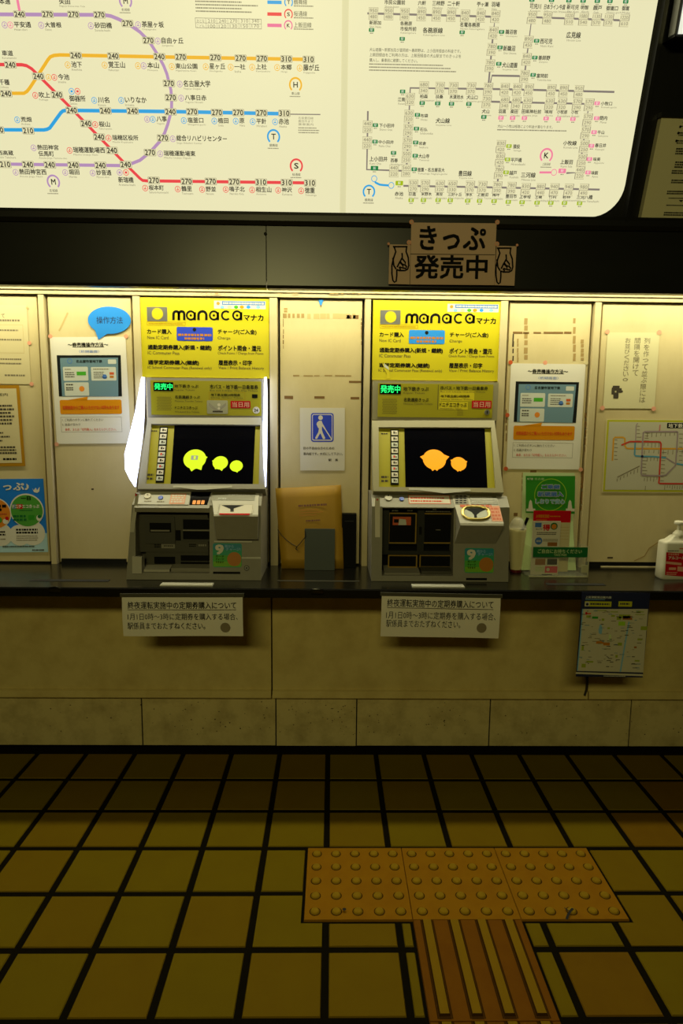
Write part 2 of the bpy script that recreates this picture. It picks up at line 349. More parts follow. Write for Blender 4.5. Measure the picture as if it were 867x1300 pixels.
# apron panels below the counter and stone plinth
ZP=wall(2.5).hit(340,885)[1]; XA=wall(2.5).hit(345,825)[0]; XB=wall(2.5).hit(746,870)[0]
ex=[-2.6,XA,XB,2.6]
for n in range(3):
    a,b=ex[n]+(.003 if n else 0),ex[n+1]-(.003 if n<2 else 0); m=MB()
    m.xprism(a,b,[(2.5,ZP+.034),(2.5,.743),(2.53,.743),(2.53,ZP),(2.487,ZP),(2.485,ZP+.004),(2.489,ZP+.03)],'apron_paint')
    struct(m.build(['wall_front','wall_front_lower','wall_front_right'][n]))
m=MB(); m.box(-2.6,2.53,0,2.6,2.57,.743,'gap_black'); PL=wall(2.525)
jx=[-2.6]+[PL.hit(x,915)[0] for x in (-20,180.4,350.3,452.6,621.6,800)]+[2.6]
rg=random.Random(2)
for i in range(len(jx)-1):
    y=2.525-(i==3)*.003; a,b=jx[i]+.0018,jx[i+1]-.0018
    m.prism([(a+.001,y,.004),(b-.001,y,.004),(b-.001,y,ZP-.002),(a+.001,y,ZP-.002)],[(a,2.535,.002),(b,2.535,.002),(b,2.535,ZP),(a,2.535,ZP)],'stone')
for i in range(150):
    x=rg.uniform(-1.3,1.5); z=rg.uniform(.05,.2); s=rg.uniform(.001,.0026)
    if rg.random()<.6: x=rg.choice([-.5,-.1,.1,.4])+rg.gauss(0,.12)
    m.face([(x-s,2.5215,z-s),(x+s,2.5215,z-s*.6),(x+s*.8,2.5215,z+s),(x-s,2.5215,z+s*.7)],'dark_stain')
struct(m.build('baseboard_back'))

# tactile paving blocks
FL=Pl((0,0,0),(1,0,0),(0,1,0))
dl=['leftmost of the three orange warning blocks with raised dots','middle orange warning block with raised dots, above the ridged guide block','rightmost orange warning block with raised dots, black scuff near its front edge']
for i in range(3):
    x0=TX+.3*i; y0=TY-.3; m=MB(); e=.0015
    m.prism([(x0+e,y0+e,.003),(x0+.3-e,y0+e,.003),(x0+.3-e,y0+.3-e,.003),(x0+e,y0+.3-e,.003)],[(x0,y0,-.003),(x0+.3,y0,-.003),(x0+.3,y0+.3,-.003),(x0,y0+.3,-.003)],'tactile')
    for a in range(5):
        for b in range(5):
            cx,cy=x0+.03+.06*a,y0+.03+.06*b
            m.lathe((cx,cy,.0031),[(.0158,.0002),(.0130,.0004)],'tactile_dirt',16); m.lathe((cx,cy,.003),[(.0134,0),(.0130,.001),(.0112,.0042),(.0095,.0054),(0,.0058)],'tactile_bar',16)  # dark ring puts the shade at each dome's foot into the colour
    if i==2: m.line(FL,[(719,1171),(721,1165),(724,1160),(727,1157)],3,.0095,'gap_black'); m.line(FL,[(716,1156),(722,1160)],1.2,.009,'gap_black')
    if i==0: m.disc(FL,437,1158,2.4,.0091,'gap_black')
    tag(m.build('tactile_block',base=True),dl[i],'tactile paving','warning blocks with raised dots')
for k in range(2):
    x0=TX+.3; y1=TY-.3-.3*k; y0=y1-.3; m=MB(); e=.0015
    m.prism([(x0+e,y0+e,.003),(x0+.3-e,y0+e,.003),(x0+.3-e,y1-e,.003),(x0+e,y1-e,.003)],[(x0,y0,-.003),(x0+.3,y0,-.003),(x0+.3,y1,-.003),(x0,y1,-.003)],'tactile_groove')
    for j in range(4):
        cx=x0+.0375+.075*j; a,b,c,d=cx-.0142,cx+.0142,y0+.012,y1-.001; t=.0035
        m.prism([(a+t,c+t,.0080),(b-t,c+t,.0080),(b-t,d-t,.0080),(a+t,d-t,.0080)],[(a,c,.003),(b,c,.003),(b,d,.003),(a,d,.003)],'tactile_rib','tactile_dirt')  # bar sides take the same painted dark colour as the dome rings
        for u0,u1,w0,w1 in ((a-.004,a-.0005,c-.006,d),(b+.0005,b+.004,c-.006,d),(a,b,c-.007,c-.0005)): m.face([(u0,w0,.0034),(u1,w0,.0034),(u1,w1,.0034),(u0,w1,.0034)],'tactile_dirt')  # dark lines painted beside the bars, same colour as the dome rings
    tag(m.build('guide_block',base=True),['orange guide block with four raised bars, below the dotted blocks','next orange guide block, only its rim showing at the bottom edge'][k],'tactile paving','guide blocks with raised bars')
# ------------------------------------------------------------------ backlit fare map
MAPY0, MAPZ0 = 2.19, wall(2.19).hit(433,272)[1]
MT = math.tan(math.radians(16.8))
MP = Pl((0,MAPY0,MAPZ0),(1,0,0),(0,-MT,1))
# dark housing behind it
m=MB(); vt=.76
m.slab(MP,(-2.6,-.02,2.6,vt),-.09,-.022,'housing_black')
m.bx(MP,(-300,270.5,1200,285),-.03,.006,'housing_black')
def tilt(px,d0,d1,mt): m.polyuv(MP,[MP.hit(*p) for p in px],d0,d1,mt)
a=MP.hit(796,262); m.slab(MP,(a[0],-.02,a[0]+.012,vt),-.03,.008,'housing_black')
struct(m.build('trim_11'))  # the dark housing behind the fare maps, not a trim piece
SEAM=(MP.hit(432,200)[0],MP.hit(440,200)[0])
uR=MP.hit(790,255)[0]; v0=MP.hit(600,273)[1]; v0L=MP.hit(150,268)[1]
mapL=empty('fare_map',(-.9,MAPY0,MAPZ0),'left glowing fare map with coloured subway lines and price boxes','map sign','backlit fare maps')
mapR=empty('fare_map',(.4,MAPY0,MAPZ0),'right glowing fare map with thin grey railway lines and rounded lower corner','map sign','backlit fare maps')
m=MB(); m.slab(MP,(-1.42,v0L,SEAM[0],vt-.02),-.022,0,'glow_face'); part(m,'face_panel',mapL)
m=MB(); r=MP.hit(790,230)[0]-MP.hit(752,230)[0]
o=[(SEAM[1],v0L)]+[(uR-r+r*math.cos(math.radians(t)),v0+r+r*math.sin(math.radians(t))) for t in range(-90,1,10)]+[(uR,vt-.02),(SEAM[1],vt-.02)]
m.polyuv(MP,o,-.022,0,'glow_face'); part(m,'face_panel',mapR)
m=MB(); m.slab(MP,(SEAM[0],v0L,SEAM[1],vt-.02),-.022,-.0015,'glow_seam'); part(m,'joint_strip',mapR,'duller strip between the two map panels')
D=.0006
def route(parent,pts,w,mt,label,d=D):
    m=MB(); m.line(MP,pts,w,d,mt); part(m,'route_line',parent,label)
route(mapL,[(-40,18.2),(0,18.3),(132,19),(141,20.5),(149.7,24),(162.4,30),(177.6,40.6),(189,52),(201.7,71.8),(208,84),(211.9,93.9),(217,114.2),(218,126),(217.8,140),(213,157.9),(209,169),(203,179.5),(190.3,193.5),(177.6,203.6),(165,208.5),(152.3,210.2),(80,209.3),(12.7,208.4),(-40,208)],4,'glow_purple','purple loop line')
route(mapL,[(-40,118.5),(15,118.5),(30.5,118.5),(34.5,116),(38,111.6),(49.5,93.9),(60.9,76.1),(64,72.3),(68.5,70.5),(76,69.8),(203,72.3),(397,75.6)],3.8,'glow_yellow','yellow line',D*1.3)
route(mapL,[(-40,82),(0,82),(28,82.3),(34,83.5),(40.6,87.5),(49.5,96.4),(87.5,134.5),(159.8,208.7),(177.6,226.4),(181,229),(186,229.6),(399,232.3)],3.8,'glow_red','red line',D*1.6)
route(mapL,[(-40,164.6),(0,164.8),(55.8,165),(60,164.2),(63.4,162.5),(77.4,143.2),(80,141),(83.7,140.2),(218,141.7),(360,144.5)],4,'glow_blue','blue line',D*1.9)
route(mapL,[(20,-30),(22.3,0),(24.9,14)],3.4,'glow_pink','pink line',D*1.2)
route(mapL,[(366,145),(406.7,145.4)],1.2,'glow_gray','thin grey line')
# fare boxes
def fare(n,x,y):
    fm=MB()
    fm.rink(MP,(x-7.6,y-4.6,x+7.6,y+4.6),.003,D*2.4,'glow_line'); fm.rink(MP,(x-7.1,y-4.1,x+7.1,y+4.1),.0025,D*2.7,'glow_box'); fm.text(MP,str(n),(x-6.4,y-3.6,x+6.4,y+3.6),D*3,'glow_text',.02); part(fm,'fare_box',mapL)
for n,L in {240:[(25,18.3),(202.5,72),(8,119),(49,97),(96.5,70.5),(144,71.3),(13.4,82.5),(72.6,120.5),(91.3,140.2),(109.6,157),(126.1,174),(142.3,191),(159.8,209),(134,140.7),(168.5,141),(216.6,142),(35.8,209),(63.4,209.3),(93.4,209.6),(127.7,210)],
 270:[(60.6,18.3),(93.4,18.5),(126.4,19),(162,30),(188.5,51.5),(214.5,106),(217,124),(207,175.3),(190.5,193.7),(229.5,72.5),(273.5,73.2),(305.5,74),(332.5,74.5),(195.4,229),(237,230.3),(267.6,230.3),(297.4,230.8),(244,142),(275.4,143),(302.5,143),(332,143.5)],
 310:[(363.6,75),(391.8,75.6),(331.5,231.3),(364,231.8),(393.5,232.3),(361,144)],210:[(36,166),(-2,165),(6.8,208.7)]}.items():
    for p in L: fare(n,*p)
# names
tm=MB()
def name(t,b,en='',ring=None):
    tm.text(MP,t,b,D,'glow_text',.022)
    if en: tm.text(MP,en,(b[0]+.5,b[3]+1.2,b[0]+.5+max(len(en)*1.62,6),b[3]+4),D,'glow_small')
    for k,c in enumerate(ring or ()): 
        x=b[0]-4.6-7.2*k; y=(b[1]+b[3])/2+.6; tm.ring(MP,x,y,3.6,.7,D,c); tm.ink(MP,(x-.7,y-2,x+.7,y-.6),D,c); tm.ink(MP,(x-1.4,y+.2,x+1.4,y+1.6),D,c)
P_,Y_,R_,B_,K_='glow_purple','glow_yellow','glow_red','glow_blue','glow_pink'
for a in [('平安通',(17.8,27.4,39.3,35),'Heian-dori',(K_,P_)),('大曽根',(57,28,78,35),'Ozone',(P_,)),('砂田橋',(120,28.4,142,36),'Sunada-bashi',(P_,)),('茶屋ヶ坂',(180,27.1,208,35),'Chayagasaka',(P_,)),('矢田',(75,-1,89,5.6),'Nagoya Dome-mae Yada'),('本通',(-1,-2,13,5.6)),
 ('自由ヶ丘',(205,47.5,232.8,55.5),'Jiyugaoka',(P_,)),('車道',(2.5,64,16.5,71),'Kurumamichi'),('池下',(90.6,78,104,85.8),'Ikeshita',(Y_,)),('覚王山',(137.5,78,158.6,86.3),'Kakuozan',(Y_,)),('本山',(187,79,201.7,86.8),'Motoyama',(P_,Y_)),('今池',(73.6,93.9,88,101.5),'Imaike',(R_,Y_)),('千種',(-1,100.7,12,108),'Chikusa'),
 ('吹上',(49.5,116.7,63.4,124.3),'Fukiage',(R_,)),('御器所',(88,121.3,108.6,129),'Gokiso'),('川名',(124.3,123,138.8,130.7),'Kawana',(B_,)),('いりなか',(158.6,123,186,130.7),'Irinaka',(B_,)),
 ('東山公園',(222.7,80.4,250.6,87.5),'Higashiyama Koen',(Y_,)),('星ヶ丘',(265.8,80.4,286,88),'Hoshigaoka',(Y_,)),('一社',(297.5,81.2,311.5,88.3),'Issha',(Y_,)),('上社',(324.7,81.2,338.6,88.3),'Kamiyashiro',(Y_,)),('本郷',(356.4,81.7,370.3,88.8),'Hongo',(Y_,)),('藤が丘',(385,81.7,405.4,90),'Fujigaoka',(Y_,)),
 ('名古屋大学',(232.8,102,267,110.4),'Nagoya Daigaku',(P_,)),('八事日赤',(234.6,120.5,262,127.6),'Yagoto Nisseki',(P_,)),('荒畑',(26.6,148.3,40,154.9),'Arahata',(B_,)),('桜山',(125.6,154,139.5,161.2),'Sakurayama',(R_,)),('瑞穂区役所',(142.6,171.4,175.6,178.2),'Mizuho Kuyakusho',(R_,)),('瑞穂運動場西',(93,186.6,133.2,194.2),'Mizuho Undojo Nishi',(R_,)),
 ('八事',(198.6,147.3,211.8,154.6),'Yagoto',(B_,P_)),('熱田神宮',(47.4,183.8,74.3,190.4),'',(P_,)),('伝馬町',(49,191.7,68.5,198.5),'Atsuta Jingu Temma-cho'),('西高蔵',(-3,191,17,197.2),'Nishi Takakura'),('熱田神宮西',(24.6,214.5,58.9,221.8),'Atsuta Jingu Nishi',(P_,)),('堀田',(87.5,215,100.7,221.8),'Horita',(P_,)),('妙音通',(122.3,215.5,141.3,222.6),'Myoon-dori',(P_,)),('新瑞橋',(150.2,224.6,169.5,232),'Aratama-bashi'),('桜本町',(189,234.8,208,241.6),'Sakura-hommachi',(R_,)),
 ('塩釜口',(238,149,258.2,155.9),'Shiogama-guchi',(B_,)),('植田',(276.7,149.5,290,156.6),'Ueda',(B_,)),('原',(303.9,149.8,310.2,156.6),'Hara',(B_,)),('平針',(325.4,150.3,338,157.4),'Hirabari',(B_,)),('赤池',(353.8,150.3,366.8,158),'Akaike',(B_,)),('総合リハビリセンター',(224,171.9,288,179.5),'Sogo Rihabiri Center',(P_,)),('瑞穂運動場東',(208,191.3,248,198.2),'Mizuho Undojo Higashi',(P_,)),
 ('鶴里',(230.3,236,243.5,243),'Tsurusato',(R_,)),('野並',(261.2,236.6,274.2,243.4),'Nonami',(R_,)),('鳴子北',(291.2,236.6,310.7,243.4),'Naruko Kita',(R_,)),('相生山',(324.7,237,344.5,244.2),'Aioiyama',(R_,)),('神沢',(357.7,237.9,370.6,244.2),'Kamisawa',(R_,)),('徳重',(386.9,237.9,399.6,245.5),'Tokushige',(R_,))]: name(*a)
for x,y,c in ((91,116,B_),(98.5,116,R_),(152,219,P_),(160,219,R_)): tm.ring(MP,x,y,3.6,.7,D,c); tm.ink(MP,(x-1.4,y-1.4,x+1.4,y+1.4),D,c)
# fare table and notes
b=(248,23.3,332,36.3); tm.outl(MP,b,.0012,D,'glow_small'); tm.ink(MP,(248,29.6,332,30.1),D,'glow_small')
for i,(p,q) in enumerate((('おとな','こども'),('210','100'),('240','120'),('270','130'),('310','150'),('340','170'))):
    x=250+i*13.9; tm.text(MP,p,(x,24.4,x+9.5,28.8),D,'glow_small'); tm.text(MP,q,(x,31,x+9.5,35.4),D,'glow_small')
    if i: tm.ink(MP,(x-2.6,23.3,x-2.2,36.3),D,'glow_small')
tm.dash(MP,(248,-8,328,17),6,D,'glow_small',.42,1,.7)
for t,y,c in (('鶴舞線',3,B_),('桜通線',18,R_),('上飯田線',32.3,K_)):
    tm.ink(MP,(339.4,y-2.2,357.5,y+2.2),D,c); tm.text(MP,t,(373,y-4,373+5.6*len(t),y+3),D,'glow_text'); tm.dash(MP,(373,y+3.6,398,y+6),1,D,'glow_small',.6,2,.9)
for i,t in enumerate(('名鉄豊田線','豊田市まで','乗車案内')): tm.text(MP,t,(378.7,148.3+4*i,397.8,151.6+4*i),D,'glow_small')
tm.dash(MP,(378.7,161,406,170),3,D,'glow_small',.45,3,.8)
part(tm,'lettering',mapL)
def badge(parent,l,x,y,c,t,r=8.4):
    m=MB(); m.ring(MP,x,y,r,r*.25,D*2,c,-50,230); m.text(MP,l,(x-r*.34,y-r*.45,x+r*.34,y+r*.42),D*2,'glow_text',.02)
    if t: m.text(MP,t,(x-5.2,y+r+.6,x+5.2,y+r+4.4),D,'glow_text'); m.dash(MP,(x-7.5,y+r+5.4,x+7.5,y+r+7.4),1,D,'glow_small',.6,4,.9)
    part(m,'line_badge',parent,{'glow_purple':'purple','glow_yellow':'yellow','glow_red':'red','glow_blue':'blue','glow_pink':'pink'}[c]+' ring with the letter '+l)
badge(mapL,'H',375.2,107.8,Y_,'東山線'); badge(mapL,'M',68,231,P_,'名城線'); badge(mapL,'M',159.5,1.5,P_,'名城線'); badge(mapL,'T',347.3,173.6,B_,'鶴舞線'); badge(mapL,'S',376.2,210.7,R_,'桜通線')
badge(mapL,'T',366.4,3,B_,'',5.6); badge(mapL,'S',366.2,18.3,R_,'',5.6); badge(mapL,'K',366,32.5,K_,'',5.6)
# right panel
G_='glow_gray'
for p in ([(466.3,17),(628.6,21.4),(626,42),(620,108)],[(640,113.3),(617.7,113),(520.8,111.7),(516,216)],[(617.5,129),(747.6,132),(735,219),(718.9,219.7)],[(467,141),(465.6,215.3),(516,217)],[(512,235.9),(631,238),(761.2,240.7)],[(636,186),(631,238)],[(665.5,96.7),(624.5,96),(621.5,110)],[(792,26),(675.1,21.9),(665.5,97)],[(640,113.3),(779.8,116.8)]): route(mapR,p,2.2,G_,'thin grey railway line')
route(mapR,[(475,229),(477,232),(482,234.4),(487,235),(493.5,235.4)],2.4,B_,'short blue line'); route(mapR,[(684.7,218.9),(702.5,218.9)],2.4,K_,'short pink line')
def fare2(n,x,y):
    fm=MB()
    fm.ink(MP,(x-6,y-8,x+6,y+8),D*2,'glow_line'); fm.ink(MP,(x-5.6,y-7.6,x+5.6,y-.3),D*2.4,'glow_box'); fm.ink(MP,(x-5.6,y+.3,x+5.6,y+7.6),D*2.4,'glow_box')
    fm.text(MP,str(n),(x-4.6,y-6.2,x+4.6,y-1.6),D*2.8,'glow_small'); fm.text(MP,str(-(-n//20)*10),(x-4.4,y+1.7,x+4.4,y+6),D*2.8,'glow_small'); part(fm,'fare_box',mapR)
for n,x,y in [(950,474,17.5),(950,493.4,17.8),(950,513.7,18.2),(890,534.9,19),(890,554,19.4),(890,572.6,19.8),(840,590.2,20.4),(840,610,20.8),(840,628.6,21.2),(840,626,42),(780,624,63),(780,621.8,83.5),(680,538,111.4),(730,558.2,112),(730,575.4,112.3),(730,597.9,112.5),(780,619.5,113),(730,617.7,129.4),(630,520.3,126),(630,519,147.5),(570,518,165),(570,517,182),(500,516,199.2),(560,515.5,216.6),(440,466.6,161),(440,466,181.4),(440,500,217),
 (530,524.4,236),(570,539.5,236.3),(630,558.3,236.7),(650,574,237),(730,596.4,237.5),(730,612,237.8),(780,631,238.2),(780,649,239),(830,667,240.4),(880,686,240.8),(940,703.3,240.8),(940,721.6,241.2),(980,740.7,241.4),(830,635.5,186),(830,634.6,202.5),(780,633.3,219.3),
 (840,640.5,113.6),(840,656.3,113.9),(890,671,114.3),(890,699.5,115.1),(890,715.3,115.5),(950,734.5,116.3),(680,640.5,130.6),(680,655,131),(630,669.4,131.5),(630,697.3,132.2),(630,713,132.5),(570,732.3,132.8),(570,747.6,133.2),(570,745.6,151.9),(570,743,168.6),(500,741.3,186),(500,738.5,203.3),(440,735.8,219.6),
 (950,675,22.5),(950,694.5,23),(1020,722.5,24),(1080,740.4,24.6),(1130,757,25),(1130,772.4,25.5),(1220,792.4,26.4),(890,670.5,53.6),(840,668.3,75.5),(780,665.5,97)]: fare2(n,x,y)
tm=MB()
def spot(x,y,c,big=0):
    a,b=(4.8,2.9) if big else (3.4,2.4); tm.rink(MP,(x-a,y-b,x+a,y+b),.002,D*3,c); tm.text(MP,'駅',(x-1.7,y-1.7,x+1.7,y+1.7),D*3.4,'glow_white'); tm.dash(MP,(x-2,y+b+.6,x+2,y+b+2.6),1,D,'glow_small',.6,1,1)
Gn,Yl='glow_green','glow_lime'
for a in [('新那加',(468.8,26.2,483.8,31.5),'Shin Naka'),('市民公園前',(488,0,514.3,6),'Shimin-koen'),('各務原',(508,27.1,523,32.7)),('市役所前',(508,33.9,528.6,39.5),'Kakamigahara'),('六軒',(530.5,1,540.7,6.8),'Rokken'),('三柿野',(548.7,1,564.4,7.3),'Mikakino'),('二十軒',(568,1.5,583.8,7.8),'Nijikken'),('名電各務原',(583.8,28.6,609.2,34.6),'Meiden Kakamigahara'),('各務原線',(536.6,35,562,42.4),'Kakamigahara Line'),('苧ヶ瀬',(605.4,2.4,620,8.5),'Ogase'),('羽場',(623.8,2.4,634.6,9),'Haba'),
 ('鵜沼宿',(641.5,37.5,656,43.7),'Unumajuku'),('新鵜沼',(638.7,58,654,65),'Shin Unuma'),('犬山遊園',(637.4,79.3,656.5,86.1),'Inuyama Yuen'),('江南',(505,123.5,514,129),'Konan'),('柏森',(533,119.9,543.1,124.9),'Kashiwamori'),('扶桑',(553,120.4,562.5,125.4),'Fuso'),('木津用水',(570.5,120.4,588.6,126),'Kotsuyosui'),('犬山口',(592.3,121,606.3,126.4),'Inuyama-guchi'),('犬山',(611.6,138.8,621.3,144),'Inuyama'),('布袋',(533.7,144.5,543.3,149.4),'Hotei'),('石仏',(533,162,542.6,166.8),'Ishibotoke'),('岩倉',(531.7,179.7,541,184.4),'Iwakura'),('大山寺',(531.2,195.4,545,201),'Taisanji'),('徳重・名古屋芸大',(529.8,213,564.4,218.4),'Tokushige Nagoya-geidai'),('犬山線',(553,149.9,571,156.6),'Inuyama Line'),
 ('下小田井',(481.3,156.7,500.7,162),'Shimo Otai'),('中小田井',(480.4,178,499.8,182.8),'Naka Otai'),('上小田井',(468.8,198.6,491.8,205.1),'Kami Otai'),('西春',(495.9,201,505,206.3),'Nishiharu'),('赤池',(501,243.4,511.9,248.7),'Akaike'),('日進',(519,243.8,528,248.7),'Nisshin'),('米野木',(534.6,243.8,548,248.7),'Komenoki'),('黒笹',(553.5,243.8,562,248.7),'Kurozasa'),('三好ヶ丘',(568.8,244.3,586.2,249.2),'Miyoshigaoka'),('浄水',(591,244.5,599.5,249.4),'Josui'),('上豊田',(605.6,244.5,619.6,249.4),'Kami Toyota'),('梅坪',(625,244.7,634,249.6),'Umetsubo'),
 ('豊田市',(641.8,246.4,656,251.7),'Toyotashi'),('上挙母',(659.3,246.8,673.7,252.2),'Uwagoromo'),('土橋',(679.2,247.4,688,252.2),'Tsuchihashi'),('竹村',(696.4,247.4,706.5,252.2),'Takemura'),('若林',(714,247.4,724.3,252.2),'Wakabayashi'),('三河八橋',(732,247.4,752.2,253),'Mikawa Yatsuhashi'),('豊田線',(581.9,216.7,598.8,223.7),'Toyota Line'),('三河線',(661.4,218.9,679.8,225.7),'Mikawa Line'),('猿投',(651.3,183.3,660,188.8),'Sanage'),('平戸橋',(648.3,200.3,662.3,206),'Hiratobashi'),('越戸',(646.4,216.7,656,222.4),'Koshido'),
 ('羽黒',(632.7,139,642.3,144.2),'Haguro'),('楽田',(647.8,139,657.3,144.2),'Gakuden'),('田県神社前',(662.3,139,686.9,144.4),'Tagata Jinja'),('味岡',(691.5,139.2,701,144.4),'Ajioka'),('小牧原',(707,139.6,720,144.8),'Komakihara'),('小牧',(725,139.8,734,145),'Komaki'),('小牧口',(762.6,129,777,134),'Komaki-guchi'),('間内',(761.2,147.2,770.8,152.7),'Manai'),('牛山',(758.5,165.5,767.2,170.5),'Ushiyama'),('春日井',(755.2,182,769.4,187.4),'Kasugai'),('味美',(753,199.7,762,204.6),'Ajiyoshi'),('味鋺',(750.5,216.9,759,222),'Ajima'),('小牧線',(714.8,178.7,732,184.7),'Komaki Line'),('上飯田',(711.2,202.5,727,208.7),'Kami Iida'),
 ('可児川',(672.4,5,686.9,11.5),'Kanigawa'),('日本ライン今渡',(690.7,5.5,717.5,12.3),'Nihon-rain Imawatari'),('新可児',(719.4,6,734.7,12.3),'Shin Kani'),('明智',(737.2,6.8,747,12.3),'Akechi'),('顔戸',(753,6.8,764,13.1),'Godo'),('御嵩口',(769.4,7.6,784.5,13.7),'Mitake-guchi'),('御嵩',(789.4,7.6,798.7,13.7),'Mitake'),('西可児',(685.5,49.2,701,56),'Nishi Kani'),('善師野',(683.3,70.5,698.4,76.5),'Zenjino'),('富岡前',(681.1,93.5,695.6,99),'Tomioka-mae'),('広見線',(718.9,40.5,737.2,48.7),'Hiromi Line')]: name(*a)
for x,y in ((471.6,38.3),(510.5,49.5),(586.5,41.2),(636.5,40.7),(634.5,60.4),(633,81.2),(511,116.3),(535.8,131),(555.5,131.5),(573,132),(595,132.2),(614,148.6),(529.8,146),(528.6,163.4),(527.6,181),(527,197.8),(525.7,215),(476.5,159),(476,179.9),(499.5,194.2),(681,52),(678.7,73.3),(676.5,95.3),(722,1),(740,1.3),(758,1.6),(774,1.8),(794,2.4),(675,0),(700,.4)): spot(x,y,Gn)
spot(475.3,213.6,Gn,1); spot(506.8,232.5,Yl,1); spot(713.4,217,K_,1)
for x,y in ((521.8,254.2),(537.4,254.2),(556,254.2),(571.4,254.4),(593.5,255),(608.6,255.2),(627,255.4),(645,256.4),(662.5,256.8),(681.5,257.4),(699,257.6),(716.3,257.8),(735.5,258.2),(645.9,185.5),(644.2,202.5),(642.3,218.9)): spot(x,y,Yl)
for x,y in ((635.7,149.7),(650.5,149.9),(665.5,150),(693,150.6),(708.5,151),(727,151.2),(757.7,131.2),(757.1,150.2),(753.8,167.9),(750.6,185.2),(748,202),(746.2,219)): spot(x,y,K_)
for x,y,c in ((475,226.9,B_),(496.6,235.4,B_),(703,218.9,K_)): tm.disc(MP,x,y,3.6,D*2,'glow_face'); tm.ring(MP,x,y,3.8,.8,D*2.6,c)
for i,t in enumerate(('犬山遊園～新那加及び富岡前～善師野は、上小田井経由の料金です。','上飯田経由をご利用の方は、上飯田経由の犬山駅までのきっぷを','購入し、乗車前に精算してください。')):
    tm.text(MP,t,(469,61.7+6.4*i,(585,585.4,530)[i],66.4+6.4*i),D,'glow_text')
tm.dash(MP,(468.5,80.5,584.5,92),3,D,'glow_small',.4,8,.75)
tm.text(MP,'犬山～小牧は経路により料金が異なります。',(631.4,158.7,701.6,162.8),D,'glow_text'); tm.dash(MP,(631,164,719,167),1,D,'glow_small',.5,9,1)
part(tm,'lettering',mapR)
badge(mapR,'T',468.3,243.4,B_,'鶴舞線',8); badge(mapR,'K',693.4,197.5,K_,'上飯田線')

# notice board and lit sign at the right of the map
bd=MP.sub((838,149.5),(930,152),(905,292),(812.5,288.5),.0)
m=MB(); m.slab(bd,(-bd.W/2,-bd.H/2,bd.W/2,bd.H/2),-.022,.002,'gray_paper'); nb=tag(m.build('notice_board'),'grey notice sheet under the lit sign, in the black frame right of the map','notice board')
m=MB(); m.slab(bd,(-bd.W/2-.004,bd.H/2,bd.W/2,bd.H/2+.014),-.02,.008,'fascia_dark'); part(m,'top_clip',nb,'dark strip along the top')
m=MB()
for i,(x,y,n) in enumerate([(866,156,1),(864,161,1),(861,169,2),(858.5,179,2),(857,189,3),(856,206,3),(852,217,2),(851.5,229,2),(846,243,2),(848,252,1),(845,261,1),(842,270,2),(841,283,2)]): m.dash(bd_px:=MP,(x,y-1,x+62,y+1+3.6*(n-1)),n,.0032,'black_ink',.62,20+i,.7)
for x,y in ((863,161),(860.5,169),(858,179)): m.disc(MP,x,y,1.5,.0034,'black_ink',10)
for x,y in ((864,255),(859,278.5)): m.poly(MP,[(x-3,y-1),(x+3,y-1),(x,y+1.6)],.0034,'black_ink')
part(m,'lettering',nb)
sp=MP.sub((859.5,-40),(960,-40),(948,49),(853.5,49.5),.06)
m=MB(); m.slab(sp,(-sp.W/2,-sp.H/2,sp.W/2,sp.H/2),-.005,.004,'glow_white'); lb=tag(m.build('lit_sign'),'white lit sign box cut off at the top right corner','light box')
m=MB(); m.slab(sp,(-sp.W/2-.008,-sp.H/2-.006,sp.W/2+.008,sp.H/2+.006),-.082,-.005,'fascia_dark'); part(m,'housing',lb)
m=MB(); m.slab(sp,(-sp.W/2-.012,-sp.H/2,-sp.W/2-.0085,sp.H/2),-.04,0,'silver'); part(m,'edge_trim',lb)
# ------------------------------------------------------------------ notices on the wall
T=.0009
WP=Pl((0,YW-.0012,0),(1,0,0),(0,0,1))     # just in front of the wall panels
def sheet(pl, c, mt, name, label, cat, group=None, d=0, t=T):
    s=pl.sub(*c, d=d); m=MB(); m.slab(s,(-s.W/2,-s.H/2,s.W/2,s.H/2),-t,0,mt); o=tag(m.build(name),label,cat,group); return s,o
def tapes(pl, o, pts, mt='pink_tape', d=.0004, r=2.6, hollow=False):
    for x,y in pts:
        m=MB()
        if hollow: m.ring(pl,x,y,r,1.3,d,mt,n=14); m.disc(pl,x,y,1.4,d,'sign_paper',8)
        else: m.disc(pl,x,y,r,d-.0003,mt,12,h=.0006)
        part(m,'corner_tape',o)
# far left: cream sheet, gold framed notice over it, blue poster
s,o=sheet(WP,((-60,386),(33,388),(40,487.5),(-50,487)),'cream_paper','paper_notice','cream printed sheet at the far left, upper of the left wall notices','notice',d=.0006)
m=MB(); m.text(s,'て',(1.5,398.5,6,403.5),.0003,'gray_ink'); m.dash(s,(-45,404,28,409),1,.0003,'faint_ink',.5,1,.95); m.dash(s,(-45,417,24,421),1,.0003,'faint_ink',.5,2,.7); m.dash(s,(-45,429,30,433),1,.0003,'faint_ink',.5,3,.95); m.dash(s,(-45,453,30,464),2,.0003,'faint_ink',.35,4,.95); m.dash(s,(6,475,32,478),1,.0003,'faint_ink',.7,5,1); part(m,'lettering',o)
m=MB(); m.outl(s,(-45,412,30,448),.0012,.0002,'glue_light'); part(m,'printed_boxes',o)
tapes(s,o,[(37.3,435.5),(40,487.5)]); tapes(s,o,[(34.5,391)],'glue_light',r=1.6)
s,o=sheet(WP,((-60,489.5),(24.5,489),(32.3,591.5),(-48,592.5)),'gold_tape','framed_notice','small print notice bordered with gold tape, left edge of the wall','notice',d=.0022)
m=MB(); m.slab(s,(-s.W/2+.012,-s.H/2+.013,s.W/2-.012,s.H/2-.013),-.0002,.0004,'cream_paper'); part(m,'sheet',o)
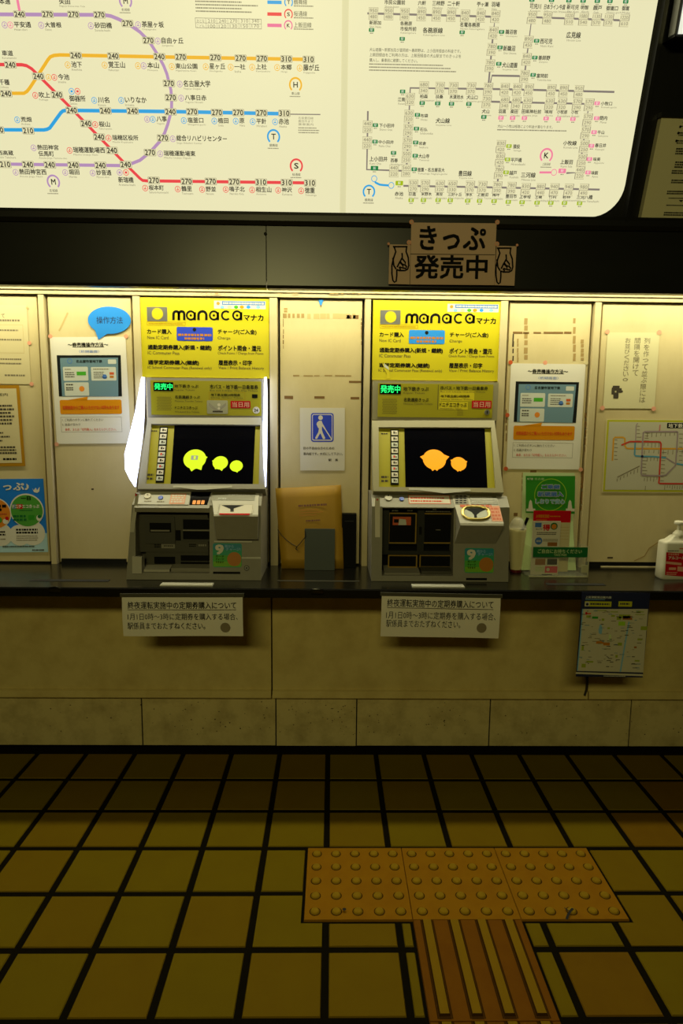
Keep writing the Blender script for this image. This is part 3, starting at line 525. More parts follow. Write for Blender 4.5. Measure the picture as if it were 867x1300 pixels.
m=MB(); m.text(s,'ご案内',(-10,499,10,503),.0008,'black_ink'); m.dash(s,(-30,513,19,540),6,.0008,'gray_ink',.55,11,.9); m.dash(s,(-30,547,14,562),3,.0008,'gray_ink',.4,12,.6); m.dash(s,(-30,566,22,577),3,.0008,'gray_ink',.6,13,.95); m.dash(s,(4,581,21,584.5),1,.0008,'black_ink',.7,14,1); part(m,'lettering',o)
s,o=sheet(WP,((-75,608.5),(55.8,608),(60.4,700.5),(-60,702)),'poster_blue','ticket_poster','bright blue poster with green and orange circles, lower left of the wall','poster',d=.0006)
m=MB()
cc=lambda x,y:(x*.0961,595+y*.0961)
a=s.box((-60,668,60,701)); m.slab(s,(-s.W/2,-s.H/2,s.W/2,a[3]-.03),-.0003,.0002,'poster_sky')
m.disc(s,*cc(430,850),16,.0005,'white_paper',32,1.0); m.disc(s,*cc(260,880),13.5,.0006,'white_paper',32,1); m.disc(s,*cc(10,870),15,.00055,'white_paper',32)
m.disc(s,*cc(355,550),21.6,.0007,'white_paper',36); m.disc(s,*cc(-60,590),20.2,.00075,'white_paper',36); part(m,'printed_clouds',o)
m=MB(); m.disc(s,*cc(355,555),20.2,.0009,'poster_green',36); part(m,'green_circle',o)
m=MB(); m.disc(s,*cc(-60,592),19,.0009,'poster_orange',36); part(m,'orange_circle',o)
m=MB()
m.text(s,'っぷ♪',(4,612.8,37,622.5),.0006,'white_paper',.03)
hb=[cc(*p) for p in ((425,255),(445,285),(475,250),(490,285),(525,240),(520,300),(490,320),(450,310))]; m.poly(s,hb,.0006,'white_paper')
m.text(s,'一日',(26.5,630,39,635),.0012,'black_ink',.05); m.text(s,'ドニチエコきっぷ',(15.8,640.5,50,645),.0012,'white_paper',.03); m.ink(s,(15.5,640,20,646),.0011,'screen_print'); m.ink(s,(21,640,25,646),.0011,'orange_red'); m.ink(s,(25,640,29,646),.0011,'red_label')
m.dash(s,(25,647,42,648.5),1,.0012,'deep_green',.7,1,1); m.dash(s,(17,653,33.5,662),2,.0012,'deep_green',.62,2,1); m.ink(s,(36,654,44,660),.0011,'leaf_green'); m.disc(s,*cc(515,650),4,.0012,'white_paper',12,.8); m.disc(s,*cc(522,632),2.4,.0014,'deep_green',10)
m.dash(s,(20.5,670.5,48,678),2,.0008,'black_ink',.62,3,1); m.dash(s,(21,679,50,687),3,.0008,'faint_ink',.4,4,.9); m.dash(s,(-4,640,8,645),1,.0012,'black_ink',.75,5,1); m.disc(s,.5,647,2,.0012,'black_ink',10); m.dash(s,(-6,651,9,654),1,.0012,'orange_red',.6,6,1); m.disc(s,-1,660,4,.0012,'poster_green',12); m.disc(s,9,658,2.4,.0012,'red_label',12); m.disc(s,7,662,3.4,.0011,'white_paper',12)
m.dash(s,(-6,673.5,7,680.5),2,.0008,'black_ink',.6,7,1); m.dash(s,(-6,683,7,686),1,.0008,'faint_ink',.5,8,1); m.dash(s,(3.5,692.5,44,695),1,.0008,'slate_card',.7,9,1); m.dash(s,(41,697,56,699.5),1,.0008,'gray_ink',.7,10,1)
part(m,'lettering',o)
# instruction sheets
E_C=((64.4,428.2),(161,427.6),(164.5,563),(71.4,563.4)); F_C=((648.6,461.3),(742.8,462.4),(735.8,596.1),(642.5,595.2))
SE=None
def instructions(c, label, tp, src=None):
    s,o=sheet(WP,c,'white_paper','instruction_sheet',label,'notice','ticket machine instruction sheets',d=.0012)
    if src: s.src=src; s.k=(s.W/src.W,s.H/src.H)
    q=lambda x,y:(60+x*.1269,420+y*.1269)
    Q=lambda a,b,c,d:(60+a*.1269,420+b*.1269,60+c*.1269,420+d*.1269)
    m=MB(); m.text(s,'～券売機操作方法～',Q(205,116,610,162),.0005,'black_ink',.02); m.ink(s,Q(250,160,570,164),.0005,'black_ink'); m.text(s,'（初期画面）',Q(320,192,520,220),.0005,'blue_ink')
    m.outl(s,Q(138,860,746,1012),.001,.0005,'faint_ink')
    m.text(s,'1. ご利用のボタンに触れてください',Q(150,876,560,904),.0006,'gray_ink'); m.text(s,'2. 画面が変わり',Q(150,924,330,950),.0006,'gray_ink'); m.text(s,'乗車、または「切符購入」をおえらびください。',Q(180,972,690,1000),.0006,'red_ink')
    part(m,'lettering',o)
    m=MB(); m.poly(s,[q(95,245),q(735,243),q(748,655),q(118,655)],.0005,'dark_print'); m.poly(s,[q(128,272),q(708,268),q(712,655),q(150,655)],.0008,'screen_print')
    for a in ((160,360,410,500),(440,362,690,498),(174,516,418,650)): m.rink(s,Q(*a),.004,.0011,'light_print')
    m.rink(s,Q(608,287,690,331),.003,.0011,'light_print'); m.text(s,'名古屋市営地下鉄',Q(290,290,550,320),.0011,'dark_print',.02); m.ring(s,*q(225,303),3.2,.7,.0011,'blue_ink')
    m.ink(s,Q(295,408,388,446),.0013,'green_print'); m.ink(s,Q(624,414,668,440),.0013,'orange_red'); m.ink(s,Q(626,448,666,472),.0013,'sticker_orange'); m.disc(s,*q(347,580),3.4,.0013,'poster_orange'); m.disc(s,*q(575,458),3.2,.0013,'blue_ink',6)
    m.dash(s,Q(180,408,280,470),3,.0013,'gray_ink',.5,1,.9); m.dash(s,Q(175,378,240,392),1,.0013,'faint_ink',.6,2,.8); m.dash(s,Q(465,405,600,480),4,.0013,'gray_ink',.42,3,.7); m.dash(s,Q(460,375,630,392),1,.0013,'faint_ink',.6,4,.9); m.dash(s,Q(190,530,260,548),1,.0013,'gray_ink',.7,5,1); m.dash(s,Q(190,560,265,600),2,.0013,'gray_ink',.6,6,.9)
    part(m,'screen_picture',o,'printed picture of a blue machine screen')
    m=MB(); m.rink(s,Q(128,690,745,832),.006,.0006,'orange_print'); m.poly(s,[q(195,694),q(405,658),q(400,694)],.0006,'orange_print'); m.text(s,'初期画面からご購入いただけない切符もあります',Q(155,747,722,786),.0012,'red_ink',.01); part(m,'callout',o,'orange printed bubble with red text')
    tapes(s,o,[]) ; 
    for x,y,mt in tp:
        mm=MB(); p=WP; mm.disc(p,x,y,2.7,.0004,mt,12,h=.0012); part(mm,'corner_tape',o)
    return s
SE=instructions(E_C,'white instruction sheet with orange bubble, on the wall left of the left machine',[(64,427,'pink_tape'),(160,427,'pink_tape'),(72,564,'pink_tape')])
instructions(F_C,'white instruction sheet with orange bubble, above the leaflet stand',[(648,460,'orange_red'),(692,460.5,'pink_tape'),(744,460.5,'cream_paper'),(644,527,'orange_red'),(642,595,'orange_red'),(737,596,'pink_tape')],SE)
# speech bubble
bp=WP.sub((112,389),(166,389),(166,430),(112,430),d=.0034)
c=bp.hit(138.8,406.5); rx=abs(bp.hit(166,406)[0]-c[0]); ry=abs(bp.hit(139,389)[1]-c[1])
t1=bp.hit(125,431); uv=[]
for i in range(48):
    a=2*math.pi*i/48; g=math.degrees(a)
    if 232<g<262:
        if abs(g-247.5)<4: uv.append(t1)
        continue
    p=(c[0]+rx*math.cos(a),c[1]+ry*math.sin(a)); uv.append(p)
uv=[p for p in uv]
m=MB(); m.polyuv(bp,uv,-.0012,0,'speech_blue'); o=tag(m.build('speech_bubble_sign'),'blue speech bubble card at the top of the left instruction sheet','sign')
m=MB(); m.text(bp,'操作方法',(122.5,402,155.8,411),.0004,'navy',-.004); part(m,'lettering',o)
# white cane sign
s,o=sheet(WP,((380.9,517.8),(437.8,517.8),(437.4,597.4),(380.9,597.2)),'white_label','guidance_sign','white sign with a blue square showing a person walking with a cane','sign',d=.0012)
q=lambda x,y:(370+x*.0923,510+y*.0923); Q=lambda a,b,c,d:(*q(a,b),*q(c,d))
m=MB(); m.rink(s,Q(268,155,580,552),.010,.0004,'pict_blue'); m.rink(s,Q(284,171,564,536),.007,.0006,'white_label'); m.rink(s,Q(294,182,554,520),.005,.0008,'pict_blue')
m.disc(s,*q(400,220),2.9,.0011,'white_label',18)
m.poly(s,[q(*p) for p in ((380,262),(415,262),(428,300),(470,372),(458,384),(420,335),(418,385),(432,430),(466,500),(455,514),(432,510),(398,435),(388,445),(352,510),(330,510),(326,495),(368,420),(378,370),(362,350),(344,310),(352,285))],.0011,'white_label')
m.line(s,[q(455,365),q(555,520)],1.3,.0012,'white_label'); part(m,'pictogram',o,'blue square with a white walking figure and cane')
m=MB(); m.text(s,'目の不自由な方のための',Q(165,620,588,658),.0004,'gray_ink',.01); m.text(s,'案内板です。大切にして下さい。',Q(165,696,704,736),.0004,'gray_ink',.01); m.text(s,'駅　長',Q(508,785,640,818),.0004,'gray_ink',.02); part(m,'lettering',o)
# vertical notice and network poster at right
s,o=sheet(WP,((771,422),(836.5,422.3),(831.5,518.8),(765.7,518.4)),'notice_paper','queue_notice','cream sheet with three columns of vertical writing, right end of the wall','notice',d=.0008)
m=MB()
def vert(t,x0,y0,x1,y1,w):
    n=len(t)
    for i,ch in enumerate(t):
        f=(i+.5)/n; x=x0+(x1-x0)*f; y=y0+(y1-y0)*f; h=abs(y1-y0)/n*.43
        if ch in '。っ': h*=.6
        m.text(s,ch,(x-w,y-h,x+w,y+h),.0004,'faint_ink')
q=lambda x,y:(747+x*.1462,370+y*.1462)
vert('列を作って並ぶ際には',*q(512,400),*q(465,968),3.6); vert('間隔を開けて',*q(428,400),*q(405,735),3.6); vert('お並びください。',*q(345,400),*q(318,790),3.4)
part(m,'lettering',o)
m=MB()
for i,(x,y,a,b) in enumerate(((240,840,30,22),(215,860,14,26),(265,860,22,20),(238,905,22,24),(290,868,8,8),(225,885,26,8))): m.rink(s,(q(x-a,y-b)[0],q(x,y-b)[1],q(x+a,y)[0],q(x,y+b)[1]),.002,.0004+.0001*i,'gray_ink')
part(m,'ink_stamp',o,'small dark stamp')
tapes(WP,o,[(770.8,421.3),(836.5,422),(764.5,518),(829.5,519)],d=.0018,r=2.9)
s,o=sheet(WP,((769.5,532),(905,532.5),(901,626),(764.2,625)),'cream_paper','network_poster','white subway network poster with a yellow-green border, right end of the wall','poster',d=.0008)
q=lambda x,y:(760+x*.1234,525+y*.1234)
m=MB(); a,b=s.W/2-.004,s.H/2-.004; m.slab(s,(-a,-b,a,b),-.0003,.0003,'olive_frame'); part(m,'border',o,'yellow-green border')
m=MB(); a-=.0075; b-=.0075; m.slab(s,(-a,-b,a,b),-.0002,.0006,'map_paper'); part(m,'sheet',o)
m=MB()
def rl(pts,mt,w=1.7,d=.0009): m.line(s,[q(*p) for p in pts],w,d,mt)
rl([(140,485),(150,300),(153,258),(165,245),(250,245),(268,258),(268,330),(280,352),(300,360),(870,362)],'line_yellow',2)
rl([(232,325),(320,288),(610,290),(632,295),(640,310),(638,360),(620,690),(615,712),(630,720),(870,722)],'line_red',2,.0011)
rl([(375,300),(368,420),(375,435),(440,440),(560,442),(690,455)],'line_blue',2,.001); rl([(800,515),(870,528)],'line_blue',2,.001)
rl([(690,455),(790,518)],'line_mauve'); rl([(400,100),(385,120),(378,290)],'line_mauve',1.3)
rl([(810,190),(800,185),(475,186),(458,195),(450,300),(436,620),(445,636),(640,640),(690,632),(790,530),(812,200),(805,187)],'line_mauve',1.9,.0012); rl([(630,115),(624,188)],'line_pink')
rl([(420,540),(190,655)],'faint_ink',1.3); m.disc(s,*q(446,440),1.6,.0014,'navy',12)
rg=random.Random(4)
for x0,y0,x1,y1,n,v in ((150,270,150,470,6,0),(500,195,780,195,7,1),(470,300,620,300,5,1),(470,372,860,372,9,1),(500,448,640,452,5,1),(440,450,440,620,6,0),(640,400,625,690,8,0),(680,735,860,738,8,1),(820,210,815,480,7,0),(470,200,460,280,4,0),(385,130,380,280,5,0),(190,665,400,560,7,1),(500,648,600,650,4,1),(470,660,480,740,2,1)):
    for i in range(n):
        t=i/max(n-1,1); x=x0+(x1-x0)*t; y=y0+(y1-y0)*t; L=rg.uniform(28,52)
        rl([(x,y+4),(x-3,y+L)] if v else [(x+8,y),(x+8+L,y+2)],'faint_ink',.8,.0008)
m.ink(s,(*q(702,98),*q(1060,152)),.0009,'dark_print'); m.text(s,'地下鉄路線図',(*q(715,104),*q(1010,147)),.0012,'white_label',.02)
part(m,'route_lines',o)
# small blue arrow tag at the top of the middle panel
m=MB(); pp=wall(YW-.003); m.polyuv(pp,[pp.hit(403.8,380),pp.hit(411,380),pp.hit(407.3,389.5)][::-1],-.001,.0004,'speech_blue'); o=tag(m.build('arrow_tag'),'tiny blue arrow tag pointing down at the top of the middle panel','tag')
m=MB(); m.polyuv(pp,[pp.hit(406.6,387.5),pp.hit(408.1,387.5),pp.hit(407.3,391)][::-1],.0004,.0008,'dark_stain'); part(m,'tip',o,'dark tip')

# ticket sale sign on the fascia
KP=wall(2.1835)
s,o=sheet(KP,((522,282.3),(629.7,283.7),(628.2,361.8),(520.7,361.2)),'sign_paper','ticket_sale_sign','brownish paper sign with big black writing and pointing hands on the dark canopy','sign')
q=lambda x,y:(485+x*.2076,275+y*.2076); Q=lambda a,b,c,d:(*q(a,b),*q(c,d))
m=MB(); m.text(s,'きっぷ',Q(228,58,635,207),.0004,'black_ink',.028); m.text(s,'発売中',Q(197,235,645,382),.0004,'black_ink',.028); part(m,'lettering',o)
m=MB(); m.ink(s,Q(172,229,690,233.5),.0003,'gray_ink'); part(m,'fold_line',o)
for dx,dy,c in ((0,0,((493.7,310.2),(520.6,310.6),(520.6,361),(493.9,360.4))),(636,9,((629.9,311.8),(655.2,312.6),(653.6,362.6),(628.4,362)))):
    h=KP.sub(*c,d=-.0006); m=MB(); m.slab(h,(-h.W/2,-h.H/2,h.W/2,h.H/2),-T,0,'sign_paper'); ho=part(m,'hand_sheet',o)
    m=MB()
    for L in (((66,184),(156,184)),((74,186),(84,215),(70,255),(60,300),(60,350),(66,390),(76,402),(86,395),(90,360),(90,322)),((66,252),(72,300),(86,322)),((150,186),(147,215),(160,250),(163,300),(156,322),(140,330),(104,330),(92,324)),((122,222),(124,250),(106,282),(92,310)),((124,258),(142,280),(140,296),(122,290),(112,276)),((112,282),(128,300),(126,314),(106,308)),((140,296),(150,306),(146,318),(128,314)),((104,308),(112,322),(106,328))):
        m.line(h,[q(x+dx,y+dy) for x,y in L],2.0,.0004,'black_ink')
    part(m,'pointing_hand_drawing',ho)
for x,y in ((180,33),(705,34),(165,158),(703,167)): 
    m=MB(); X,Y=q(x,y); m.disc(s,X,Y,2.9,.0004,'pink_tape',14,h=.0004); m.disc(s,X,Y,1.5,.0008,'sign_paper',10,h=.0003); part(m,'corner_tape',o)
for x,y in ((40,166),(826,174)):
    m=MB(); X,Y=q(x,y); m.disc(s,X,Y,1.7,-.0004,'pink_tape',10,h=.0006); part(m,'corner_tape',o)

# notices hanging over the counter edge
HP=wall(2.1665)
def hang(c, label, lines, dot):
    s=HP.sub(*c); m=MB(); N=10; W,H=s.W/2,s.H/2
    f=lambda k:.012*(k/N)**2*0+.004*math.sin(k/N*3.1)
    rows=[[s.w(-W+2*W*i/8, H-2*H*k/N, f(k)+.0015*math.sin(i*.9)) for i in range(9)] for k in range(N+1)]
    m.grid(rows,'white_paper'); m.grid([[p+Vector((0,.0006,0)) for p in r] for r in rows],'white_paper')
    for i in range(9): pass
    o=tag(m.build('hanging_notice'),label,'notice','white notices hung on the counter edge')
    m=MB()
    for t,b,bo in lines: m.text(s,t,b,.0062,'black_ink',bo)
    b=lines[0][1]; m.ink(s,(b[0],b[3]+.8,b[2],b[3]+1.5),.0062,'gray_ink'); part(m,'lettering',o)
    m=MB(); m.disc(s,*dot,6.3,.0062,'faint_ink',20); part(m,'grey_dot',o,'grey round stamp')
    m=MB(); m.slab(s,(-W-.005,H-.003,W+.005,H+.009),.0002,.0056,'recess_gray'); part(m,'tape_strip',o,'dark tape along the top edge')
hang(((155.5,756.5),(308.5,756.5),(308.5,807.5),(156,807.5)),'white notice hung from the counter edge below the left machine',[('終夜運転実施中の定期券購入について',(162.7,763.3,300,772.4),.004),('1月1日0時～3時に定期券を購入する場合、',(162.7,778,302,786.5),0),('駅係員までおたずねください。',(162.7,789.6,260.8,798.2),0)],(286.3,796))
hang(((483.5,755.5),(634,757),(634,811),(484,807)),'white notice hung from the counter edge below the right machine',[('終夜運転実施中の定期券購入について',(491.3,761,625.8,770.9),.004),('1月1日0時～3時に定期券を購入する場合、',(490,776.5,628.8,785.8),0),('駅係員までおたずねください。',(490,786.8,584,796),0)],(610.8,796.5))
s,o=sheet(wall(2.164),((739.5,752.3),(825.3,752),(816,861),(730.4,858)),'navy','area_map_flyer','small area map flyer with a navy header hung on the counter edge at right','flyer')
q=lambda x,y:(725+x*.1211,745+y*.1211); Q=lambda a,b,c,d:(*q(a,b),*q(c,d))
m=MB(); m.poly(s,[q(118,232),q(806,232),q(755,898),q(60,880)],.0004,'map_paper'); m.poly(s,[q(50,893),q(752,915),q(751,936),q(46,912)],.0004,'map_paper')
m.poly(s,[q(116,232),q(128,232),q(72,878),q(60,878)],.0006,'water_blue'); m.line(s,[q(606,365),q(585,480),q(550,680),q(515,890)],1.9,.0007,'water_blue'); m.poly(s,[q(*p) for p in ((300,395),(318,400),(328,440),(318,495),(290,490),(285,450))],.0007,'water_blue')
rg=random.Random(12)
for x,y,a,b,mt in ((180,310,22,12,'park_green'),(250,322,32,12,'leaf_green'),(333,343,14,12,'park_green'),(438,303,20,10,'park_green'),(500,330,24,18,'park_green'),(560,310,60,20,'park_green'),(590,325,50,20,'food_brown'),(530,385,36,22,'lime_line'),(762,433,34,20,'park_green'),(720,550,26,10,'park_green'),(510,600,22,16,'park_green'),(475,727,12,14,'park_green'),(130,825,22,20,'park_green'),(195,785,36,9,'park_green'),(120,640,12,26,'park_green'),(392,433,14,9,'park_green'),(300,582,40,14,'sticker_orange'),(370,598,34,16,'sticker_orange'),(405,530,12,30,'pale_green'),(672,633,14,10,'food_brown'),(158,277,10,14,'red_label'),(185,280,22,8,'orange_red'),(690,775,26,8,'park_green'),(450,262,40,5,'park_green'),(310,248,60,4,'park_green'),(720,290,50,4,'park_green'),(720,262,40,5,'park_green')): m.rink(s,Q(x-a,y-b,x+a,y+b),.0006,.0009,mt)
for i in range(110):
    x=rg.uniform(110,750); y=rg.uniform(250,860); a=rg.uniform(5,30); b=rg.uniform(2,4); x-= (y-240)*.06
    if x>90: m.ink(s,Q(x-a,y-b,x+a,y+b),.0011,rg.choice(['gray_ink','faint_ink','screen_print','gray_ink','faint_ink']))
part(m,'printed_map',o,'pale street map')
m=MB(); m.text(s,'上前津駅周辺案内図',Q(150,97,420,122),.0005,'light_print',.02); m.dash(s,Q(150,127,355,138),1,.0005,'water_blue',.6,2,1); m.rink(s,Q(142,152,422,207),.001,.0005,'olive_frame'); m.ink(s,Q(145,156,190,203),.0008,'map_paper'); m.disc(s,*q(168,182),1.8,.0011,'navy',10); m.dash(s,Q(200,168,400,192),1,.0009,'navy',.7,3,1); m.rink(s,Q(495,152,638,207),.001,.0005,'olive_frame'); m.dash(s,Q(512,166,610,190),1,.0009,'navy',.7,4,1); m.dash(s,Q(340,930,570,940),1,.0005,'light_print',.7,5,1)
part(m,'lettering',o)
m=MB(); pz=wall(2.483); m.tube([pz.at(745,858),pz.at(745.3,868),pz.at(744.5,876),pz.at(742,883)],.0045,'cord_dark'); tag(m.build('dark_cord'),'short dark cord hanging below the area map flyer','cord')
# strips on the counter in front of the machines
for (x0,x1,y),l in (((204.5,270.5,742.6),'thin white strip on the counter in front of the left machine'),((523,588.5,744.5),'thin white strip on the counter in front of the right machine')):
    m=MB(); a=TOP.box((x0,y-1.7,x1,y+1.4)); m.prism([(a[0],a[1],ZC+.004),(a[2],a[1],ZC+.004),(a[2],a[3],ZC+.004),(a[0],a[3],ZC+.004)],[(a[0]-.001,a[1]-.001,ZC),(a[2]+.001,a[1]-.001,ZC),(a[2]+.001,a[3],ZC),(a[0]-.001,a[3],ZC)],'steel_line'); tag(m.build('counter_strip'),l,'strip','white strips on the counter')

# ------------------------------------------------------------------ things standing on the counter
# tan envelope leaning on the middle panel, slate card, black box
e=[(349.4,620,2.535),(432.9,615.7,2.535),(436.4,713,2.49),(357.4,717.3,2.49)]
P=[wall(y).at(x,yy) for x,yy,y in e]; zb=ZC+.001; P[2].z=P[3].z=zb
m=MB(); N=8
fr=[[P[0].lerp(P[1],i/N).lerp(P[3].lerp(P[2],i/N),k/N)+Vector((0,-.012*math.sin(math.pi*i/N)*math.sin(math.pi*min(k/N+.15,1)),0)) for i in range(N+1)] for k in range(N+1)]
bk=[[p+Vector((0,.008+2*(0),0)) for p in r] for r in fr]; bk=[[Vector((p.x,fr[k][i].y+.006+.014*math.sin(math.pi*i/N)*math.sin(math.pi*k/N),p.z)) for i,p in enumerate(r)] for k,r in enumerate(bk)]
m.grid(fr,'envelope'); m.grid(bk,'envelope'); rim=lambda g:g[0]+[r[-1] for r in g[1:]]+list(reversed(g[-1][:-1]))+[r[0] for r in reversed(g[1:-1])]
m.grid([rim(fr),rim(bk)],'envelope',close=True,smooth=False)
ev=tag(m.build('paper_envelope',base=True,fix=True),'large tan envelope leaning against the middle wall panel on the counter','envelope')
q=lambda x,y:(340+x*.1615,560+y*.1615)
n=(P[1]-P[0]).cross(P[3]-P[0]).normalized(); n=n if n.y<0 else -n
EP=Pl((P[0]+P[2])/2,(P[1]-P[0]),(P[0]-P[3])); 
EP.v=(EP.v-EP.u*EP.v.dot(EP.u)).normalized(); EP.n=EP.u.cross(EP.v)
m=MB(); m.dash(EP,(*q(240,492),*q(465,516)),1,.0135,'dark_red',.6,2,1); m.dash(EP,(*q(245,530),*q(440,590)),3,.0135,'sticker_orange',.35,3,.7); m.dash(EP,(*q(300,614),*q(412,634)),1,.0135,'dark_red',.6,4,1); part(m,'lettering',ev)
#abs(EP.hit(*q(70,500))[0]),EP.hit(*q(300,400))[1],abs(EP.hit(*q(565,500))[0])*.98,EP.hit(*q(300,396))[1]),.004,.0055,'envelope'); part(m,'flap_edge',ev)
def leaning(name,px,yb,yt,th,mt,label,cat):
    x0,y0,x1,y1=px; a=wall(yb).at(x0,y1); b=wall(yb).at(x1,y1); zt=wall(yt).at((x0+x1)/2,y0).z; z=ZC+.001
    m=MB(); m.prism([(a.x,yb,z),(b.x,yb,z),(b.x,yt,zt),(a.x,yt,zt)],[(a.x,yb+th,z),(b.x,yb+th,z),(b.x,yt+th,zt),(a.x,yt+th,zt)],mt); return tag(m.build(name,base=True),label,cat)
sc=leaning('slate_card',(386.5,671.4,424.8,716.6),2.462,2.47,.006,'slate_card','dark slate grey card standing in front of the tan envelope','card')
bb=leaning('black_box',(433.5,652.4,451.8,714.5),2.512,2.512,.035,'bay_black','narrow black box standing between the tan envelope and the post','box')
m=MB(); a=bb.location; m.box(a.x-.018,2.5095,ZC+.19,a.x+.018,2.513,ZC+.193,'pillar_dark'); part(m,'lid_seam',bb)
cp=wall(2.455); m=MB(); L=[(352.5,672),(357,679),(364,686),(371,691),(377,694),(381,690),(384,686),(388,681)]
m.tube([cp.at(*p) for p in L],.0016,'cord_dark'); m.tube([cp.at(377,694),cp.at(375.5,697),cp.at(378,698.5)],.0022,'cord_dark'); m.tube([cp.at(388,681),cp.at(387,674)],.0016,'cord_dark'); tag(m.build('thin_cord'),'thin dark cord looped across the front of the tan envelope','cord')
# takeaway cup
cb=TOP.hit(654.4,726); cx,cy=cb[0],cb[1]; k=1/ (F/ (cy*.99+.05)); 
cw=wall(cy); zr=cw.at(654,672).z-ZC; zt=cw.at(654,657).z-ZC
cup=empty('takeaway_cup',(cx,cy,ZC),'cream plastic takeaway cup with clear dome lid and black straw','cup')
m=MB(); r0=6.9*k; r1=11.2*k; m.lathe((cx,cy,ZC),[(0,.0),(r0*.96,0),(r0,.003),(r0*1.02,.012)],'dark_red'); part(m,'base',cup,'dark red base')
m=MB(); m.lathe((cx,cy,ZC),[(r0*1.0,.008),(r0*1.06,.02),(r1*.97,zr-.01),(r1,zr),(r1*.97,zr+.001),(0,zr-.004)],'cup_cream'); part(m,'body',cup)
m=MB(); m.lathe((cx,cy,ZC),[(r1*.98,zr),(r1*1.05,zr+.002),(r1*1.05,zr+.007),(r1*.98,zr+.009),(r1*.9,zr+.022),(r1*.7,zr+(zt-zr)*.75),(r1*.45,zt-.003),(r1*.28,zt),(r1*.26,zt-.003)],'cup_lid'); part(m,'dome_lid',cup,'clear dome lid')
m=MB(); a=cw.at(668,656.5); b=cw.at(662.6,671); m.tube([(a.x,cy-.02,a.z),(b.x,cy-.012,b.z),(b.x-.01,cy,b.z-.02)],.006,'bay_black',10); part(m,'straw',cup,'black straw')
# clear leaflet stand
YF=TOP.hit(706,733.3)[1]; FPn=wall(YF)
xl,xr=FPn.at(671.5,732).x,FPn.at(746.5,732).x
st=empty('leaflet_stand',((xl+xr)/2,YF+.07,ZC),'clear acrylic leaflet stand with a green band, beside the right machine','leaflet stand')
zk=wall(YF+.13).at(700,600).z
m=MB(); m.box(xl,YF,ZC+.001,xr,YF+.13,ZC+.004,'acrylic'); part(m,'base_tray',st)
m=MB(); m.prism([(xl,YF+.13,ZC+.004),(xr,YF+.13,ZC+.004),(xr,YF+.155,zk-.03),(xl,YF+.155,zk-.03)],[(xl,YF+.133,ZC+.004),(xr,YF+.133,ZC+.004),(xr,YF+.158,zk-.03),(xl,YF+.158,zk-.03)],'acrylic'); part(m,'back_plate',st)
zb=FPn.at(700,707.3).z; zt2=FPn.at(700,694.6).z
m=MB(); m.box(xl,YF,ZC+.004,xr,YF+.0025,zt2+.004,'acrylic'); part(m,'front_plate',st)
m=MB(); m.box(xl,YF-.001,ZC+.001,xr,YF+.003,ZC+.006,'acrylic_edge'); m.box(xr-.003,YF-.001,ZC+.001,xr,YF+.003,ZC+.07,'acrylic_edge'); m.box(xr-.028,YF-.0005,ZC+.02,xr-.003,YF+.002,ZC+.05,'acrylic_edge'); part(m,'edge_trim',st)
for x in (xl,xr-.003):
    m=MB(); m.prism([(x,YF,ZC+.004),(x+.003,YF,ZC+.004),(x+.003,YF,zt2),(x,YF,zt2)],[(x,YF+.11,ZC+.004),(x+.003,YF+.11,ZC+.004),(x+.003,YF+.125,zt2),(x,YF+.125,zt2)],'acrylic'); part(m,'side_plate',st)
m=MB(); m.bx(FPn,(676.5,694.6,745.8,707.4),.0004,.0016,'deep_green'); gb=part(m,'front_band',st,'dark green band with white lettering')
m=MB(); m.text(FPn,'ご自由にお持ちください',(682.5,697,738.5,702.5),.002,'pale_green',.02); m.text(FPn,'TAKE FREE',(703,703,719,705.8),.002,'pale_green',.01); part(m,'lettering',gb)
# leaflets in the stand
q=lambda x,y:(640+x*.1269,595+y*.1269); Q=lambda a,b,c,d:(*q(a,b),*q(c,d))
yg=YF+.118; gp=wall(yg)
L=gp.box((664.5,600.4,730.3,640)); zlo=ZC+.008; zhi=L[3]; x0,x1=L[0],L[2]
gp2=Pl((0,yg,ZC),(1,0,0),(0,.02,1))
m=MB(); rows=[]
for i in range(13):
    t=i/12; z=zlo+(zhi-zlo)*t; y=yg+.03*(t-.45)-.03*max(0,.35-t)
    rows.append([(x0+.003*max(0,.5-t)*4*.0,y,z),((x0+x1)/2,y-.002,z),(x1+.03*max(0,.45-t),y,z)])
m.grid(rows,'pale_green'); m.grid([[Vector(p)+Vector((0,.0015,0)) for p in r] for r in rows],'pale_green')
gl=tag(m.build('green_leaflet'),'tall green leaflet standing at the back of the clear stand','leaflet')
m=MB(); W=gp2; D2=.006
m.poly(W,[q(212,72),q(706,72),q(700,450),q(212,440)],D2-.001,'leaf_green'); m.ring(W,*q(458,260),20.5,.9,D2,'lime_line',n=32)
m.text(W,'地下鉄',Q(225,90,285,112),D2,'white_label',.02); m.text(W,'名古屋',Q(300,90,395,112),D2,'pale_green'); m.text(W,'ご乗継',Q(370,158,552,202),D2+.0004,'blue_ink',.05); m.text(W,'新規購入',Q(330,228,588,278),D2+.0004,'blue_ink',.05); m.text(W,'しおりで安心',Q(310,302,600,350),D2+.0004,'water_blue',.05)
for t,b in (('ご乗継',(366,154,556,206)),('新規購入',(326,224,592,282)),('しおりで安心',(306,298,604,354))): m.text(W,t,Q(*b),D2,'white_label',.09)
for x in (262,655):
    m.poly(W,[q(x-26,400),q(x-16,330),q(x-4,310),q(x+10,325),q(x+20,400)],D2,'white_label'); m.ink(W,Q(x-44,398,x+44,425),D2+.0002,'white_label')
part(m,'printing',gl)
